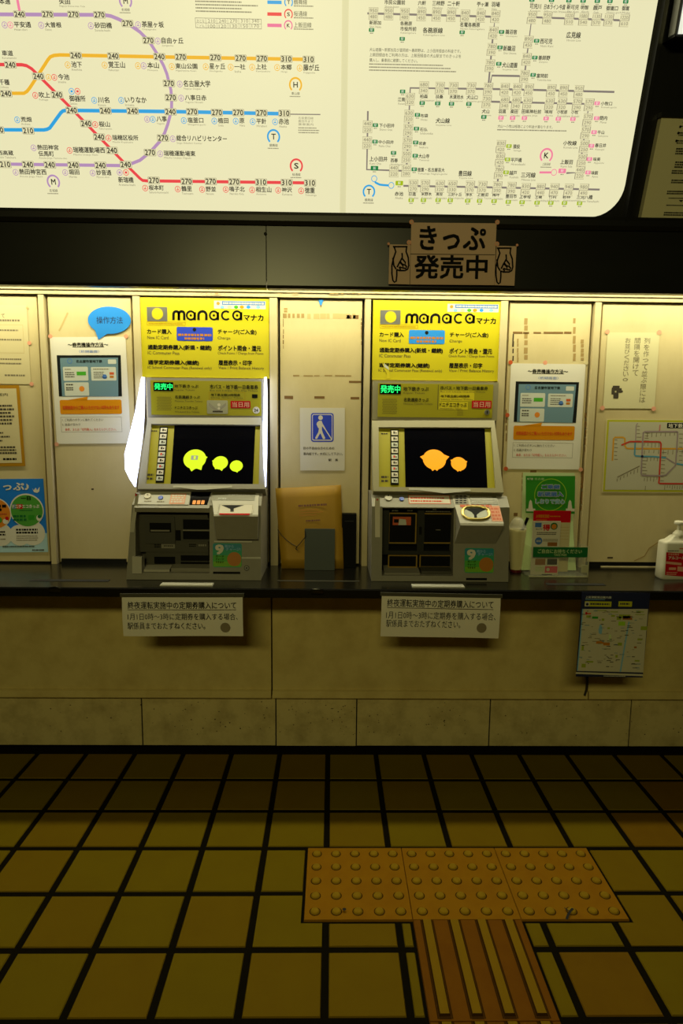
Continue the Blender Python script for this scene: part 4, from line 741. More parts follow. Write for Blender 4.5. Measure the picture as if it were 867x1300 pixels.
yr=YF+.07; rp=wall(yr); m=MB(); b=rp.box((677,648.2,724.4,663.2)); m.slab(rp,(b[0],ZC+.008,b[2],b[1]),0,.0012,'cream_paper'); m.slab(rp,(b[0],b[1],b[2],b[3]),0,.0012,'red_print'); rl_=tag(m.build('red_leaflet'),'leaflet with a red top, standing behind the white folded leaflet','leaflet')
m=MB(); m.text(rp,'お得情報満載！',Q(318,458,455,492),.0018,'orange_print',.02); m.dash(rp,Q(460,468,560,485),1,.0018,'orange_print',.6,3,1); m.dash(rp,Q(320,505,435,516),1,.0018,'orange_print',.6,4,.9); m.dash(rp,Q(556,570,650,720),5,.0018,'glue_light',.2,6,.9); part(m,'lettering',rl_)
yw=YF+.022; wp=wall(yw); m=MB(); b=wp.box((674.6,661.4,709.8,732)); m.slab(wp,(b[0],ZC+.006,b[2],b[3]),0,.0016,'white_label'); wl=tag(m.build('white_leaflet'),'narrow white folded leaflet with red and blue print at the front of the stand','leaflet')
m=MB(); m.ink(wp,Q(308,540,372,585),.0022,'blue_ink'); m.text(wp,'なごや',Q(315,595,380,612),.0022,'gray_ink',.02); m.text(wp,'得',Q(384,556,458,620),.0022,'red_print',.04); m.disc(wp,*q(497,575),4.6,.0022,'deep_green',16); m.disc(wp,*q(497,578),3.2,.0026,'poster_orange',16); m.dash(wp,Q(325,630,540,665),2,.0022,'gray_ink',.5,1,.9); m.disc(wp,*q(343,722),4.7,.0022,'blue_ink',18); m.dash(wp,Q(320,712,366,734),2,.0026,'white_label',.6,2,1); m.dash(wp,Q(385,700,535,730),2,.0022,'faint_ink',.5,4,1); m.rink(wp,Q(432,735,528,775),.002,.0022,'food_brown')
m.rink(wp,Q(308,900,410,962),.001,.0022,'food_brown'); m.rink(wp,Q(428,900,528,960),.001,.0022,'dark_print'); m.rink(wp,Q(405,975,530,1040),.001,.0022,'rose'); m.disc(wp,*q(436,1008),2.2,.0026,'white_label',12); m.dash(wp,Q(310,978,395,1030),3,.0022,'pale_green',.6,5,1); m.dash(wp,Q(375,1050,475,1068),1,.0022,'navy',.6,6,1); part(m,'printing',wl)
# hand sanitizer
bc=TOP.hit(862,736); bx_,by_=bc[0],bc[1]+.03; bw=wall(by_-.03)
k=abs(bw.hit(870,700)[0]-bw.hit(860,700)[0])/10
hw=23*k; z1=bw.at(850,689).z-ZC; z2=bw.at(850,683).z-ZC
bt=empty('sanitizer_bottle',(bx_,by_,ZC),'white pump bottle of hand sanitizer with a red label, right end of the counter','bottle')
m=MB()
def sect(w,d,z,r):
    return [(bx_+u,by_+v,ZC+z) for u,v in rrect((-w,-d,w,d),r,5)]
m.grid([sect(hw*.93,.026,0,.014),sect(hw*1.0,.03,.006,.014),sect(hw*.98,.03,.05,.014),sect(hw*.95,.03,z1-.006,.014),sect(hw*.93,.029,z1-.001,.013),sect(hw*.86,.027,z1+.003,.012),sect(hw*.66,.022,z1+.008,.012),sect(hw*.4,.017,z2+.006,.012)],'bottle_white',close=True)
m.face(list(reversed(sect(hw*.93,.026,0,.014))),'bottle_white'); m.face(sect(hw*.4,.017,z2+.006,.012),'bottle_white'); part(m,'body',bt)
zc=bw.at(860,676).z-ZC; zh=bw.at(860,663).z-ZC
m=MB(); m.lathe((bx_,by_,ZC),[(.0205,z2+.002),(.021,z2+.012),(.017,zc-.004),(.010,zc+.004),(0,zc+.005)],'bottle_white'); part(m,'cap',bt)
m=MB(); m.lathe((bx_,by_,ZC),[(.006,zc),(.006,zh-.012)],'bottle_white'); m.lathe((bx_,by_,ZC),[(0,zh-.013),(.016,zh-.013),(.018,zh-.009),(.017,zh-.001),(.013,zh+.001),(0,zh+.001)],'bottle_white'); m.tube([(bx_,by_-.0,zh+ZC-.007),(bx_+.03,by_-.03,zh+ZC-.008),(bx_+.034,by_-.034,zh+ZC-.015)],.005,'bottle_white'); part(m,'pump',bt)
lp=wall(by_-.0306); q=lambda x,y:(825+x*.0692,655+y*.0692); Q=lambda a,b,c,d:(*q(a,b),*q(c,d))
m=MB(); m.poly(lp,[q(300,665),q(830,700),q(815,1130),q(275,1085)],.0004,'red_label')
m.text(lp,'手指消毒用',Q(330,682,530,725),.0012,'pink_label',.02); m.text(lp,'アルコール',Q(340,742,640,798),.0012,'white_label',.04); m.poly(lp,[q(295,832),q(580,862),q(578,906),q(290,876)],.0008,'pink_label'); m.rink(lp,Q(345,945,475,990),.001,.0012,'pink_label'); m.poly(lp,[q(505,925),q(650,938),q(648,1025),q(500,1012)],.0008,'pink_label'); m.dash(lp,Q(300,1020,500,1085),2,.0012,'pink_label',.45,2,.9); m.dash(lp,Q(330,626,530,656),1,.0006,'gray_ink',.6,3,1); m.ink(lp,Q(540,592,700,608),.0006,'orange_red'); part(m,'label',bt,'red label with pale lettering')
# ------------------------------------------------------------------ ticket machines
HD1=wall(2.553)
A1=HD1.box((178.3,378.5,341.7,479.5)); A2=HD1.box((473,381.8,635.5,483))
def machine(i, label):
    one=i==0
    XL,XR=(-.756,-.26) if one else (.149,.66)
    root=empty('ticket_machine',((XL+XR)/2,2.45,ZC),label,'ticket machine','ticket machines on the counter')
    # --- yellow header
    A=A1 if one else A2
    m=MB(); m.slab(HD1,A,-.03,.0,'machine_yellow'); hp=part(m,'header_panel',root,'bright yellow header panel')
    if one: H=HD1
    else:
        H=Pl(HD1.o+Vector((A2[0]-A1[0]*(A2[2]-A2[0])/(A1[2]-A1[0]),0,A2[1]-A1[1])),HD1.u,HD1.v,src=HD1,k=((A2[2]-A2[0])/(A1[2]-A1[0]),1))
    q=lambda x,y:(170+x*.2076,370+y*.2076); Q=lambda a,b,c,d:(*q(a,b),*q(c,d)); d=.0006
    m=MB()
    rows=[('カード購入',(80,230,230,261),.012),('チャージ(ご入金)',(512,232,750,266),.012),('通勤定期券購入(新規・継続)',(85,327,475,362),.02),('ポイント照会・還元',(515,330,778,365),.015),('通学定期券購入(継続)',(87,420,398,453),.02),('履歴表示・印字',(517,420,722,453),.015),
      ('マナカ',(672,142,792,180),.012)]
    for t,b,bo in rows: m.text(H,t,Q(*b),d,'black_ink',bo*1.5+.012)
    for t,b in (('New IC Card',(82,272,212,292)),('Charge',(512,276,590,298)),('IC Commuter Pass',(85,366,278,386)),('Check Points / Charge from Points',(512,371,792,390)),('IC School Commuter Pass (Renewal only)',(85,458,475,480)),('View / Print Balance History',(517,459,795,482))): m.text(H,t,Q(*b),d,'gray_ink')
    # the rounded word across the top, drawn in strokes
    w=3.1; yt,yb=117,176
    def st(pts,mt='black_ink'): m.line(H,[q(*p) for p in pts],w,d,mt)
    def arch(x0,x1): 
        r=(x1-x0)/2; return [(x0,yb)]+[(x0+r-r*math.cos(t*math.pi/8),yt+5+min(r,22)*(1-math.sin(t*math.pi/8))) for t in range(9)]+[(x1,yb)]
    st(arch(242,275)); st(arch(275,308))
    for x in (350,491,633):
        X,Y=q(x-2,147); m.ring(H,X,Y,6.3,2.3,d,'black_ink'); m.disc(H,X,Y,1.5,d,'black_ink',10); st([(x+22,yt+10),(x+22,yb)])
    st(arch(395,443))
    X,Y=q(563,147); m.ring(H,X,Y,6.3,2.3,d,'black_ink',45,315)
    part(m,'lettering',hp)
    m=MB(); m.ink(H,Q(80,95,204,182),d,'silver'); X,Y=q(144,137); m.disc(H,X,Y,7.2,d*2,'machine_yellow',24); part(m,'sun_logo',hp,'silver square with a yellow disc')
    m=MB(); m.outl(H,Q(80,186,315,208),.0012,d,'gold_tape'); m.dash(H,Q(90,193,300,201),1,d,'gold_tape',.6,1,1); part(m,'caption_strip',hp)
    m=MB(); m.rink(H,Q(262,218,482,303),.006,d*1.4,'pict_blue' if one else 'speech_blue'); X,Y=q(370,234); m.disc(H,X,Y,2.3,d*2.2,'dark_print',10); m.dash(H,Q(270,258,474,275),1,d*2.2,'sticker_orange',.8,2,1); m.dash(H,Q(310,280,430,297),1,d*2.2,'sticker_orange',.8,3,1); part(m,'blue_sticker',hp,'blue rounded sticker with orange lettering')
    m=MB(); m.ink(H,Q(490,58,806,107),d,'white_label'); m.ink(H,Q(538,61,802,84),d*1.6,'blue_ink'); m.dash(H,Q(545,64,798,82),1,d*2.2,'light_print',.6,4,1); X,Y=q(515,74); m.disc(H,X,Y,2.2,d*1.8,'poster_orange',10)
    for x,mt in ((540,'water_blue'),(625,'green_print'),(700,'speech_blue'),(585,'pale_green'),(660,'orange_print'),(760,'water_blue')): X,Y=q(x,96); m.disc(H,X,Y,2.0,d*1.8,mt,10,1.4)
    part(m,'top_sticker',hp,'small pale sticker with coloured dots')
    if not one:
        m=MB(); m.poly(HD1,[(485,461),(490,463),(494,470),(494.5,480),(490.5,480.5),(491,474),(487,466)],d*3,'function_light'); m.poly(HD1,[(487,461),(493,466),(494,470),(488,466)],d*4,'light_print'); part(m,'tape_scrap',hp,'torn scrap of tape')
    # --- function panel
    FN=wall(2.53); fb,ib=((187,480.5,333.2,531.3),(191.8,483.6,331.6,527.3)) if one else ((473,484.6,632,533.6),(479.6,487.4,625.3,530))
    m=MB(); m.bx(FN,fb,-.04,0,'bezel_gray' if one else 'bezel_warm'); b=FN.box(fb); fp=part(m,'function_panel',root)
    m=MB(); m.bx(FN,ib,-.001,.0025,'function_yellow'); yi=part(m,'yellow_insert',fp); FI=wall(2.5275)
    L=(195,485.2,219.9,496.2) if one else (482,487.7,508.8,500.2)
    m=MB(); m.bx(FI,L,0,.0012,'screen_black'); ld=part(m,'led_display',fp)
    m=MB(); m.text(FI,'発売中',(L[0]+1,L[1]+1.4,L[2]-.7,L[3]-1.4),.0018,'led_green',.022); part(m,'glowing_characters',ld,'green glowing characters')
    m=MB(); sx,sy,n=(199.8,504.3,9) if one else (486,507,9)
    for a in range(n):
        for b in range(n):
            if one or True: m.disc(FI,sx+a*2.05+(b%2)*1.0,sy+b*(2.0 if one else 2.2),.72,.0004,'grille_dark',6)
    part(m,'speaker_grille',fp)
    m=MB()
    if one:
        tx=[('地下鉄きっぷ',(221.5,488,251.8,492.5),1),('Regular Tickets',(221.5,494.2,247,496.4),0),('名鉄連絡きっぷ',(222,502,253.8,506.2),1),('Meitetsu Transfer Tickets',(222,508.3,257,510.3),0),('ドニチエコきっぷ',(222,515.8,250.8,519.6),1),('Weekend Eco Tickets',(222,521.8,253,524),0),('市バス・地下鉄一日乗車券',(266.4,488.4,327.6,494.2),1),('Bus and Subway One-Day Tickets',(266.6,495,327.5,497.4),0),('地下鉄全線24時間券',(267.6,499.6,305,503),1),('Subway 24-Hour Tickets',(267.6,504.2,308,506.2),0)]
        m.outl(FI,(265.4,498.1,311,507.2),.0008,.0004,'gold_tape')
    else:
        tx=[('地下鉄きっぷ',(512,491,544.2,496.4),1),('Regular Tickets',(512,498,539,500.2),0),('名鉄連絡きっぷ',(512.5,505,544.2,510),1),('Meitetsu Transfer Tickets',(512.3,511.6,549,513.6),0),('市バス・地下鉄一日乗車券',(558.8,490.3,619.4,495.2),1),('Bus and Subway One-Day Tickets',(559,496.6,616,498.6),0),('地下鉄全線24時間券',(559.3,501.3,596.2,504.6),1),('Subway 24-Hour Tickets',(559.3,506.2,600,508.2),0),('ドニチエコきっぷ',(557.8,511.2,592.6,516.4),1),('Weekend Eco Tickets',(558,517.6,586,519.4),0)]
        m.ink(FI,(558,496,602,509.3),.0003,'function_light'); m.ink(FI,(557,510,594,520),.0003,'function_light'); m.ink(FI,(555.6,488.5,556.2,520),.0004,'gray_ink')
        for a in range(4):
            for b in range(4): m.disc(FI,581+a*2,521+b*2,.6,.0004,'grille_dark',6)
    for t,b,k in tx: m.text(FI,t,b,.0008,'black_ink' if k else 'gray_ink',.018*k)
    part(m,'lettering',yi)
    b=(292.8,509,317.9,518.3) if one else (598.8,508.6,623.8,518.4)
    m=MB(); m.rink(FI,b,.002,.0009,'red_label'); m.text(FI,'当日用',(b[0]+2,b[1]+1.3,b[2]-1.6,b[3]-1.3),.0014,'pink_label',.02); part(m,'red_tag',fp,'red tag with pale lettering')
    if one:
        m=MB(); m.bx(FI,(319.9,500.6,326.9,505.5),0,.001,'bay_black'); part(m,'sensor_window',fp)
        m=MB(); m.rslab(FI,FI.box((262.8,508.3,289.2,525.4)),.004,0,.001,'silver'); m.poly(FI,[(265,511),(276,520),(287,511),(287,515),(276,524),(265,515)],.0014,'bezel_gray'); m.disc(FI,278,514,2,.0016,'white_label',12); m.disc(FI,278,518.5,1.6,.0016,'white_label',12); m.ink(FI,(270,521.5,283,523.5),.0016,'gray_ink'); part(m,'silver_sticker',fp,'silver reflective sticker')
        m=MB(); m.disc(FI,325.2,520.8,4.4,.0,'white_label',22,h=.001); m.text(FI,'24',(322.6,518.8,327.8,522.8),.0016,'slate_card',.02); part(m,'round_sticker',fp,'round white sticker')
    else:
        m=MB(); m.disc(FI,618,523.4,3.3,0,'silver',18,h=.006); m.ink(FI,(617.4,521.6,618.6,525.2),.0066,'bay_black'); part(m,'key_lock',fp)
    # --- sloping screen
    xc=260 if one else 552; yt0,yb0=(532,622) if one else (534.5,625)
    za=wall(2.53).at(xc,yt0).z; zb=wall(2.36).at(xc,yb0).z; SP=slope((XL+XR)/2,2.53,za,2.36,zb)
    if one: out=[(188,532),(332.3,531.8),(337,622),(175.4,622)]; inn=[(192.7,539.6),(330.6,541),(328.8,616),(185.6,615.6)]; blk=[(221.5,540),(324.2,541),(320.8,616),(216.4,615.6)]
    else: out=[(472,535.4),(627,535.2),(638.6,626.6),(473.6,624.8)]; inn=[(480.4,543.8),(622.8,544.2),(628.6,621),(480.8,619.4)]; blk=[(513.2,544),(615.2,544.2),(618.8,620),(514.8,619.6)]
    O=[SP.hit(*p) for p in out]; I=[SP.hit(*p) for p in inn]; K=[SP.hit(*p) for p in blk]
    bz='bezel_gray' if one else 'bezel_warm'
    m=MB()
    for a in range(4):
        b=(a+1)%4; m.polyuv(SP,[O[a],O[b],I[b],I[a]][::-1],-.035,.009,bz)
    m.polyuv(SP,O[::-1],-.05,-.034,bz); bez=part(m,'screen_bezel',root,fix=False)
    m=MB(); e=.002; m.polyuv(SP,I[::-1],-.034,-.003,'function_yellow'); part(m,'key_panel',root,'yellow strip panel around the screen')
    m=MB(); m.polyuv(SP,K[::-1],-.004,.0005,'screen_black'); scr=part(m,'touch_screen',root,'dark touch screen')
    m=MB(); m.line(SP,[(out[3][0]+45,out[3][1]-2.6),(out[2][0]-42,out[2][1]-2.6)],3,.0105,'steel_line'); m.poly(SP,[(out[3][0]+55,out[3][1]-1.2),(out[2][0]-45,out[2][1]-1.2),(out[2][0]-75,out[2][1]+1.2),(out[3][0]+75,out[3][1]+1.2)],.0105,'steel_line'); part(m,'lower_rim',bez)
    # key column
    m=MB(); (xa,ya),(xb,yb2)=((208,546.6),(202.8,607.8)) if one else ((500.8,550,),(501,610.7))
    w2=5.2 if one else 5.2; m.polyuv(SP,[SP.hit(xa-w2,ya-4.6),SP.hit(xb-w2,yb2+4.6),SP.hit(xb+w2,yb2+4.6),SP.hit(xa+w2,ya-4.6)],-.003,.0012,'bay_black'); kc=part(m,'key_column',root,'black column of small keys')
    for k in range(9):
        t=k/8; x=xa+(xb-xa)*t; y=ya+(yb2-ya)*t; m=MB(); m.bx(SP,(x-4,y-2.7,x+4,y+2.7),.001,.004,['white_label','white_label','light_print','white_label','light_print','white_label','light_print','white_label','light_print'][k]); m.ink(SP,(x-1.6,y-1.4,x+.6,y+1.4),.0044,'gray_ink' if k not in(4,6) else 'red_ink'); m.ink(SP,(x+1.1,y-.4,x+2.6,y+1.2),.0044,'gray_ink'); part(m,'key',kc)
    m=MB(); m.dash(SP,(xa-17,ya-1,xa-8,ya+1.4),1,-.002,'gray_ink',.7,1,1); m.dash(SP,(xb-17,yb2-8,xb-8,yb2+2),2,-.002,'gray_ink',.5,2,1); part(m,'lettering',kc)
    # glowing round shapes on the screen
    if one: cs=[(247.3,583,14.3,'screen_lime',[(487,480),(405,553),(455,546)]),(279.7,587.7,9.7,'screen_lime',[(520,500),(535,543),(570,552)]),(300,591.8,8.2,'screen_lime',[(618,520),(635,552),(655,562)])]; qq=lambda x,y:(150+x*.2307,470+y*.2307)
    else: cs=[(551.4,583.5,14.6,'screen_orange',[(340,503),(497,503),(407,580),(432,580)]),(582.3,589,9.8,'screen_orange',[(513,522),(604,530),(552,586),(568,584)])]; qq=lambda x,y:(460+x*.2191,470+y*.2191)
    for x,y,r,mt,nubs in cs:
        m=MB(); m.disc(SP,x,y,r,.0012,mt,32)
        c=SP.hit(x,y)
        for nb in nubs:
            p=SP.hit(*qq(*nb)); dx,dy=p[0]-c[0],p[1]-c[1]; l=math.hypot(dx,dy); dx/=l; dy/=l; l*=1.08; p=(c[0]+dx*l,c[1]+dy*l); bw=r*.00095; bl=l*.7
            m.face([SP.w(*p,.0014),SP.w(c[0]+dx*bl-dy*bw,c[1]+dy*bl+dx*bw,.0014),SP.w(c[0]+dx*bl+dy*bw,c[1]+dy*bl-dx*bw,.0014)],mt)
        if one and r>12: m.ink(SP,(242.5,578.5,251.5,584),.0016,'screen_gray'); m.ink(SP,(246,579.5,248.5,583),.002,mt)
        part(m,'screen_shape',scr,('lime' if one else 'orange')+' round glowing shape')
    # cheeks behind the sloping screen
    x0=min(O[3][0],O[0][0])*.97+SP.o.x; x1=max(O[1][0],O[2][0])*.97+SP.o.x
    m=MB(); m.xprism(x0+.008,x1-.008,[(2.555,za-.0),(2.535,za-.006),(2.385,zb-.0),(2.385,zb-.012),(2.555,zb-.012)],bz); part(m,'screen_housing',root)
    # --- lit side wings
    if one:
        for side,pts in ((-1,[(184,479,4),(184,500,8),(183.6,525,12.5),(182,550,17),(178.6,575,20),(176,595,16.5),(174,607,9),(172.6,618,1)]),(1,[(335.2,479,4),(335,500,6),(334.2,525,7.5),(333.2,550,8.5),(332.4,575,9.5),(333.2,595,7),(334.6,607,4),(335.6,618,1)])):
            rows=[]
            for x,y,wd in pts:
                t=min(max((y-531)/91,0),1); Y=2.53-.17*t-.003; b=wall(Y).at(x,y)
                n=wd/20*.084 if side<0 else wd/9.5*.052
                tip=b+Vector((side*n*.42,-n*.9,0)); mid=b+Vector((side*n*.30,-n*.42,0)); bk=b+Vector((side*(.004+n*.2),.02,0))
                rows.append([b,mid,tip,tip+Vector((side*.003,.002,0)),bk])
            m=MB(); m.grid(rows,'lamp_white',close=True); m.face(rows[0],'lamp_white'); m.face(rows[-1][::-1],'lamp_white')
            part(m,'light_wing',root,'glowing white side wing',fix=True)
    # --- lower body
    zd=wall(2.315).at(xc,641.5 if one else 643.5).z; zt=zb-.013
    yf=2.288
    def FY(z): return yf+(2.315-yf)*(z-ZC)/(zd-ZC)
    FPl=slope((XL+XR)/2,2.315,zd,yf,ZC)
    if one: rl_,rr_=FPl.at(172,690).x,FPl.at(266,690).x; zs=FPl.at(220,727.5).z
    else: rl_,rr_=FPl.at(485,690).x,FPl.at(575.5,690).x; zs=FPl.at(530,731).z
    prof=[(2.372,zt),(2.36,zt),(2.315,zd),(yf,ZC+.001),(2.56,ZC+.001),(2.56,zt)]
    bd='body_gray'
    m=MB(); XT=wall(2.36).at(173,624).x if one else XL
    xl=lambda z: XL+(XT-XL)*(z-ZC)/(zt-ZC)
    m.prism([(xl(z),y,z) for y,z in prof],[(max(rl_,xl(z)+.004),y,z) for y,z in prof],bd); m.xprism(rr_,XR,prof,bd)
    m.xprism(rl_-.0005,rr_+.0005,[(FY(zs),zs),(FY(ZC),ZC+.001),(2.45,ZC+.001),(2.45,zs)],bd)
    lip=.026 if one else .006; fo=.012 if one else .004
    m.xprism(rl_-.0005,rr_+.0005,[(2.36,zt),(2.315,zd),(2.315-fo,zd-lip*.35),(2.317-fo*.7,zd-lip),(2.43,zd-lip-.01),(2.43,zt)],bd)
    lb=part(m,'lower_body',root)
    RY=2.378; RP=wall(RY)
    m=MB(); m.box(rl_,RY,zs,rr_,RY+.03,zd,'recess_gray' if one else 'bay_black'); rp=part(m,'recess_panel',root,'recessed card and note panel')
    DP=slope((XL+XR)/2,2.36,zt,2.315,zd)
    if one:
        def piece(name,px,d0,d1,mt,pl=RP,parent=None,label=None,r=0):
            m=MB(); b=pl.box(px)
            if r: m.rslab(pl,b,r,d0,d1,mt)
            else: m.slab(pl,b,d0,d1,mt)
            return part(m,name,parent or root,label)
        up=piece('card_unit',(176,652,266,699),0,.03,'recess_gray'); R2=wall(RY-.03)
        f=piece('card_slot',(184.5,655.5,222.5,690),0,.006,'body_dark',R2,r=.004); R3=wall(RY-.036)
        piece('slot_mouth',(190,663.8,217.3,675.6),0,.001,'bay_black',R3,f); piece('slot_lip',(191.5,672.6,215.5,674.4),.001,.004,'body_gray',R3,f)
        piece('return_slot',(223,673,229.6,686.2),0,.001,'bay_black',R2)
        f=piece('note_slot',(231,658,266,687),0,.003,'body_dark',R2); R4=wall(RY-.033); piece('slot_mouth',(232.5,659.5,266,671.8),0,.001,'bay_black',R4,f); piece('slot_mouth',(232.5,674.6,266,684.6),0,.001,'bay_black',R4,f); piece('slot_lip',(232.5,672.4,266,673.8),.001,.005,'body_gray',R4,f)
        m=MB(); m.dash(R2,(196,690.5,204,695.5),2,.0008,'bay_black',.6,1,1); m.ink(R2,(205,690,222,696),.0006,'body_gray'); m.dash(R2,(208,691,220,695),1,.0012,'body_dark',.4,2,1); m.dash(R2,(240,690,249,694.5),2,.0008,'bay_black',.6,3,1); m.dash(R2,(252,690,262,694.5),1,.0008,'body_gray',.5,4,1); part(m,'slot_labels',root)
        lo=piece('lower_unit',(188,697.5,266,720),0,.025,'recess_gray'); R5=wall(RY-.025)
        piece('slot_mouth',(196,706.8,222.5,715.8),0,.001,'bay_black',R5,lo); piece('slot_mouth',(229.5,705,266,712),0,.001,'bay_black',R5,lo); piece('slot_mouth',(229.5,713.2,266,717.5),0,.001,'bay_black',R5,lo)
        m=MB(); m.xprism(RP.at(181,720).x,RP.at(221,720).x,[(2.31,zs),(2.31,zs+.008),(RY,zs+.022),(RY,zs)],'body_light'); part(m,'tray',root)
        m=MB(); m.xprism(RP.at(222.5,720).x,rr_,[(2.315,zs),(2.315,zs+.013),(RY,zs+.026),(RY,zs)],'body_gray'); part(m,'tray',root)
        a=FPl.box((168.5,706.5,180.5,728)); m=MB(); m.slab(FPl,a,-.03,.006,'body_light'); part(m,'corner_block',root)
        m=MB(); m.polyuv(FPl,[FPl.hit(172.6,627),FPl.hit(176.5,627),FPl.hit(170.5,675.5),FPl.hit(164.8,675.5)][::-1],-.001,.003,'body_light'); m.poly(FPl,[(171.9,625.8),(175,628.2),(171.9,630.4)],.0036,'red_label'); part(m,'side_strip',root,'pale strip with a red arrow on the left cheek')
        dk=piece('deck',(174.2,624.6,241,641),0,.0025,'body_light',DP); D3=Pl(DP.o+DP.n*.0025,DP.u,DP.v)
        m=MB(); m.disc(D3,187.5,630,4.4,0,'white_label',18,h=.004); m.disc(D3,187.5,629,1,.0042,'gray_ink',8); part(m,'knob',dk,'white round knob')
        m=MB(); m.disc(D3,204,632,3.1,0,'button_blue',16,h=.003); part(m,'call_button',dk,'blue button')
        m=MB(); m.dash(D3,(183,635.5,192,637.5),1,.0006,'faint_ink',.6,1,1); m.dash(D3,(199,636,209,638),1,.0006,'faint_ink',.6,2,1); part(m,'lettering',dk)
        m=MB(); m.ink(D3,(216,626.5,235.5,640),.0006,'pink_label'); m.dash(D3,(217.5,628,234,638.6),4,.001,'white_label',.7,3,1); part(m,'notice_label',dk,'pinkish printed label')
        m=MB(); m.polyuv(DP,[DP.hit(243,624.6),DP.hit(268,624.6),DP.hit(263,641),DP.hit(240.5,641)][::-1],-.004,.0008,'screen_black'); am=part(m,'amount_display',root)
        m=MB()
        for x in (246.5,252,257.5): m.rink(DP,(x-2,635.4,x+2.2,640.4),.002,.0012,'led_orange')
        part(m,'digits',am,'orange glowing digits')
        # coin hopper
        YB=2.262; BP=wall(YB); zc=BP.at(300,653.5).z; zl=BP.at(300,686).z; hx0,hx1=BP.at(271.5,665).x,BP.at(327.5,665).x; tx0,tx1=wall(2.36).at(268,625).x,wall(2.36).at(328.6,625).x
        m=MB(); T0=[(tx0,2.36,zt+.002),(tx1,2.36,zt+.002),(hx1,YB+.004,zc),(hx0,YB+.004,zc)]
        F0=[(hx0,YB,zc-.006),(hx1,YB,zc-.006),(hx1-.004,YB+.02,zl),(hx0+.004,YB+.02,zl)]
        m.face([T0[3],T0[2],T0[1],T0[0]],'body_light'); m.face([F0[3],F0[2],F0[1],F0[0]],bd); m.face([T0[3],F0[0],F0[1],T0[2]],'body_light')
        bkl=[(tx0,2.40,zl),(tx1,2.40,zl)]
        for s in (0,1):
            a,b=(T0[0],T0[3]) if s==0 else (T0[1],T0[2]); c=F0[0] if s==0 else F0[1]; e=F0[3] if s==0 else F0[2]; g=bkl[s]; m.face([a,b,c,e,g],bd)
        m.face([F0[3],F0[2],bkl[1],bkl[0]],bd); hop=part(m,'coin_hopper',root,fix=True)
        HPp=slope((hx0+hx1)/2,2.36,zt+.002,YB+.004,zc)
        m=MB(); m.rink(HPp,(268.5,625,324,635.4),.002,.0008,'display_olive'); m.dash(HPp,(290,626.5,318,630),1,.0012,'body_gray',.4,1,1); m.dash(HPp,(277,632,288,634),1,.0014,'light_print',.6,2,1); part(m,'price_window',hop,'olive display window')
        m=MB(); m.rslab(HPp,HPp.box((279,641,321.5,652.3)),.004,0,.0012,'white_label'); m.poly(HPp,[(281,641.6),(310,641.6),(295,646.5),(294.5,650),(292.6,650),(292.4,646.5)],.0018,'bay_black'); m.poly(HPp,[(294.8,650),(296.6,650),(296.8,645.8),(295,646.6)],.0018,'bay_black'); m.outl(HPp,(277.5,640.6,320.5,652.5),.0009,.002,'faint_ink'); part(m,'coin_opening',hop,'white coin opening with a black funnel')
        m=MB(); m.line(HPp,[(278.5,653),(317,653.4)],2.4,.0022,'red_label'); part(m,'red_tape',hop,'red tape along the front lip')
        m=MB(); m.bx(FPl,(272,686.6,320,688.4),0,.006,'steel_line'); part(m,'ledge',root)
        m=MB(); m.bx(FPl,(307,707.4,331,709.4),0,.003,'steel_line'); part(m,'seam_strip',root)
        m=MB(); m.disc(FPl,313.2,721,3.4,0,'body_dark',16,h=.003); m.ring(FPl,313.2,721,2.6,1.3,.0034,'silver',n=14); part(m,'key_lock',root)
        m=MB(); m.bx(FPl,(270.5,725.8,305,728.6),0,.0008,'bay_black'); part(m,'finger_slot',root)
        sb=(270.2,689.6,307,720.2)
    else:
        def bay(px,dp,name,tl=True):
            m=MB(); m.bx(RP,px,0,dp,'pillar_dark'); b=part(m,name,root); p=wall(RY-dp)
            m=MB(); m.outl(p,px,.0042,.0006,'gold_line'); part(m,'gold_outline',b,'thin gold outline')
            m=MB(); u=p.box(px); m.slab(p,(u[0]+.006,u[1]+.006,u[2]-.006,u[3]-.006),-.001,.0004,'bay_black'); part(m,'slot_window',b); return p
        m=MB(); m.bx(RP,(484,640,493,700),0,.03,'pillar_dark'); part(m,'pillar',root); m=MB(); m.bx(RP,(528.5,640,537,700),0,.03,'pillar_dark'); part(m,'pillar',root)
        p=bay((493,651,528.6,690),.018,'card_bay'); bay((537,651.5,575,690),.018,'note_bay'); bay((492.5,704.5,529.5,720.5),.02,'ticket_bay'); bay((532.5,704.5,576,720.5),.02,'change_bay')
        m=MB(); m.ink(p,(498.6,656,521.6,666.6),.0016,'orange_red'); m.poly(p,[(507,658.5),(515,659.5),(516,666.4),(505.5,666.4)],.002,'light_print'); m.dash(p,(500,657.5,506,665),1,.0022,'dark_print',.6,5,1); part(m,'orange_label',root,'orange label with a pale patch')
        pt=wall(RY-.006); m=MB(); m.dash(RP,(497,646,505,648.4),1,.019,'light_print',.7,1,1); m.dash(RP,(516,646,523,648.4),1,.019,'light_print',.7,2,1); m.ink(RP,(548,644.5,553,647),.019,'light_print'); m.dash(RP,(539.5,647.4,570,649.6),1,.019,'body_gray',.7,3,1); m.dash(RP,(552,671,558,672.2),1,.021,'body_gray',.7,4,1); part(m,'slot_labels',root)
        m=MB(); m.bx(RP,(530.6,667,534,677),.03,.031,'bay_black'); part(m,'return_slot',root)
        m=MB(); m.bx(RP,(484.5,697.5,577,702.5),0,.028,'pillar_dark'); part(m,'divider',root)
        m=MB(); m.xprism(FPl.at(488.5,730).x,FPl.at(534,730).x,[(2.308,zs),(2.308,zs+.006),(RY,zs+.02),(RY,zs)],'body_gray'); part(m,'tray',root)
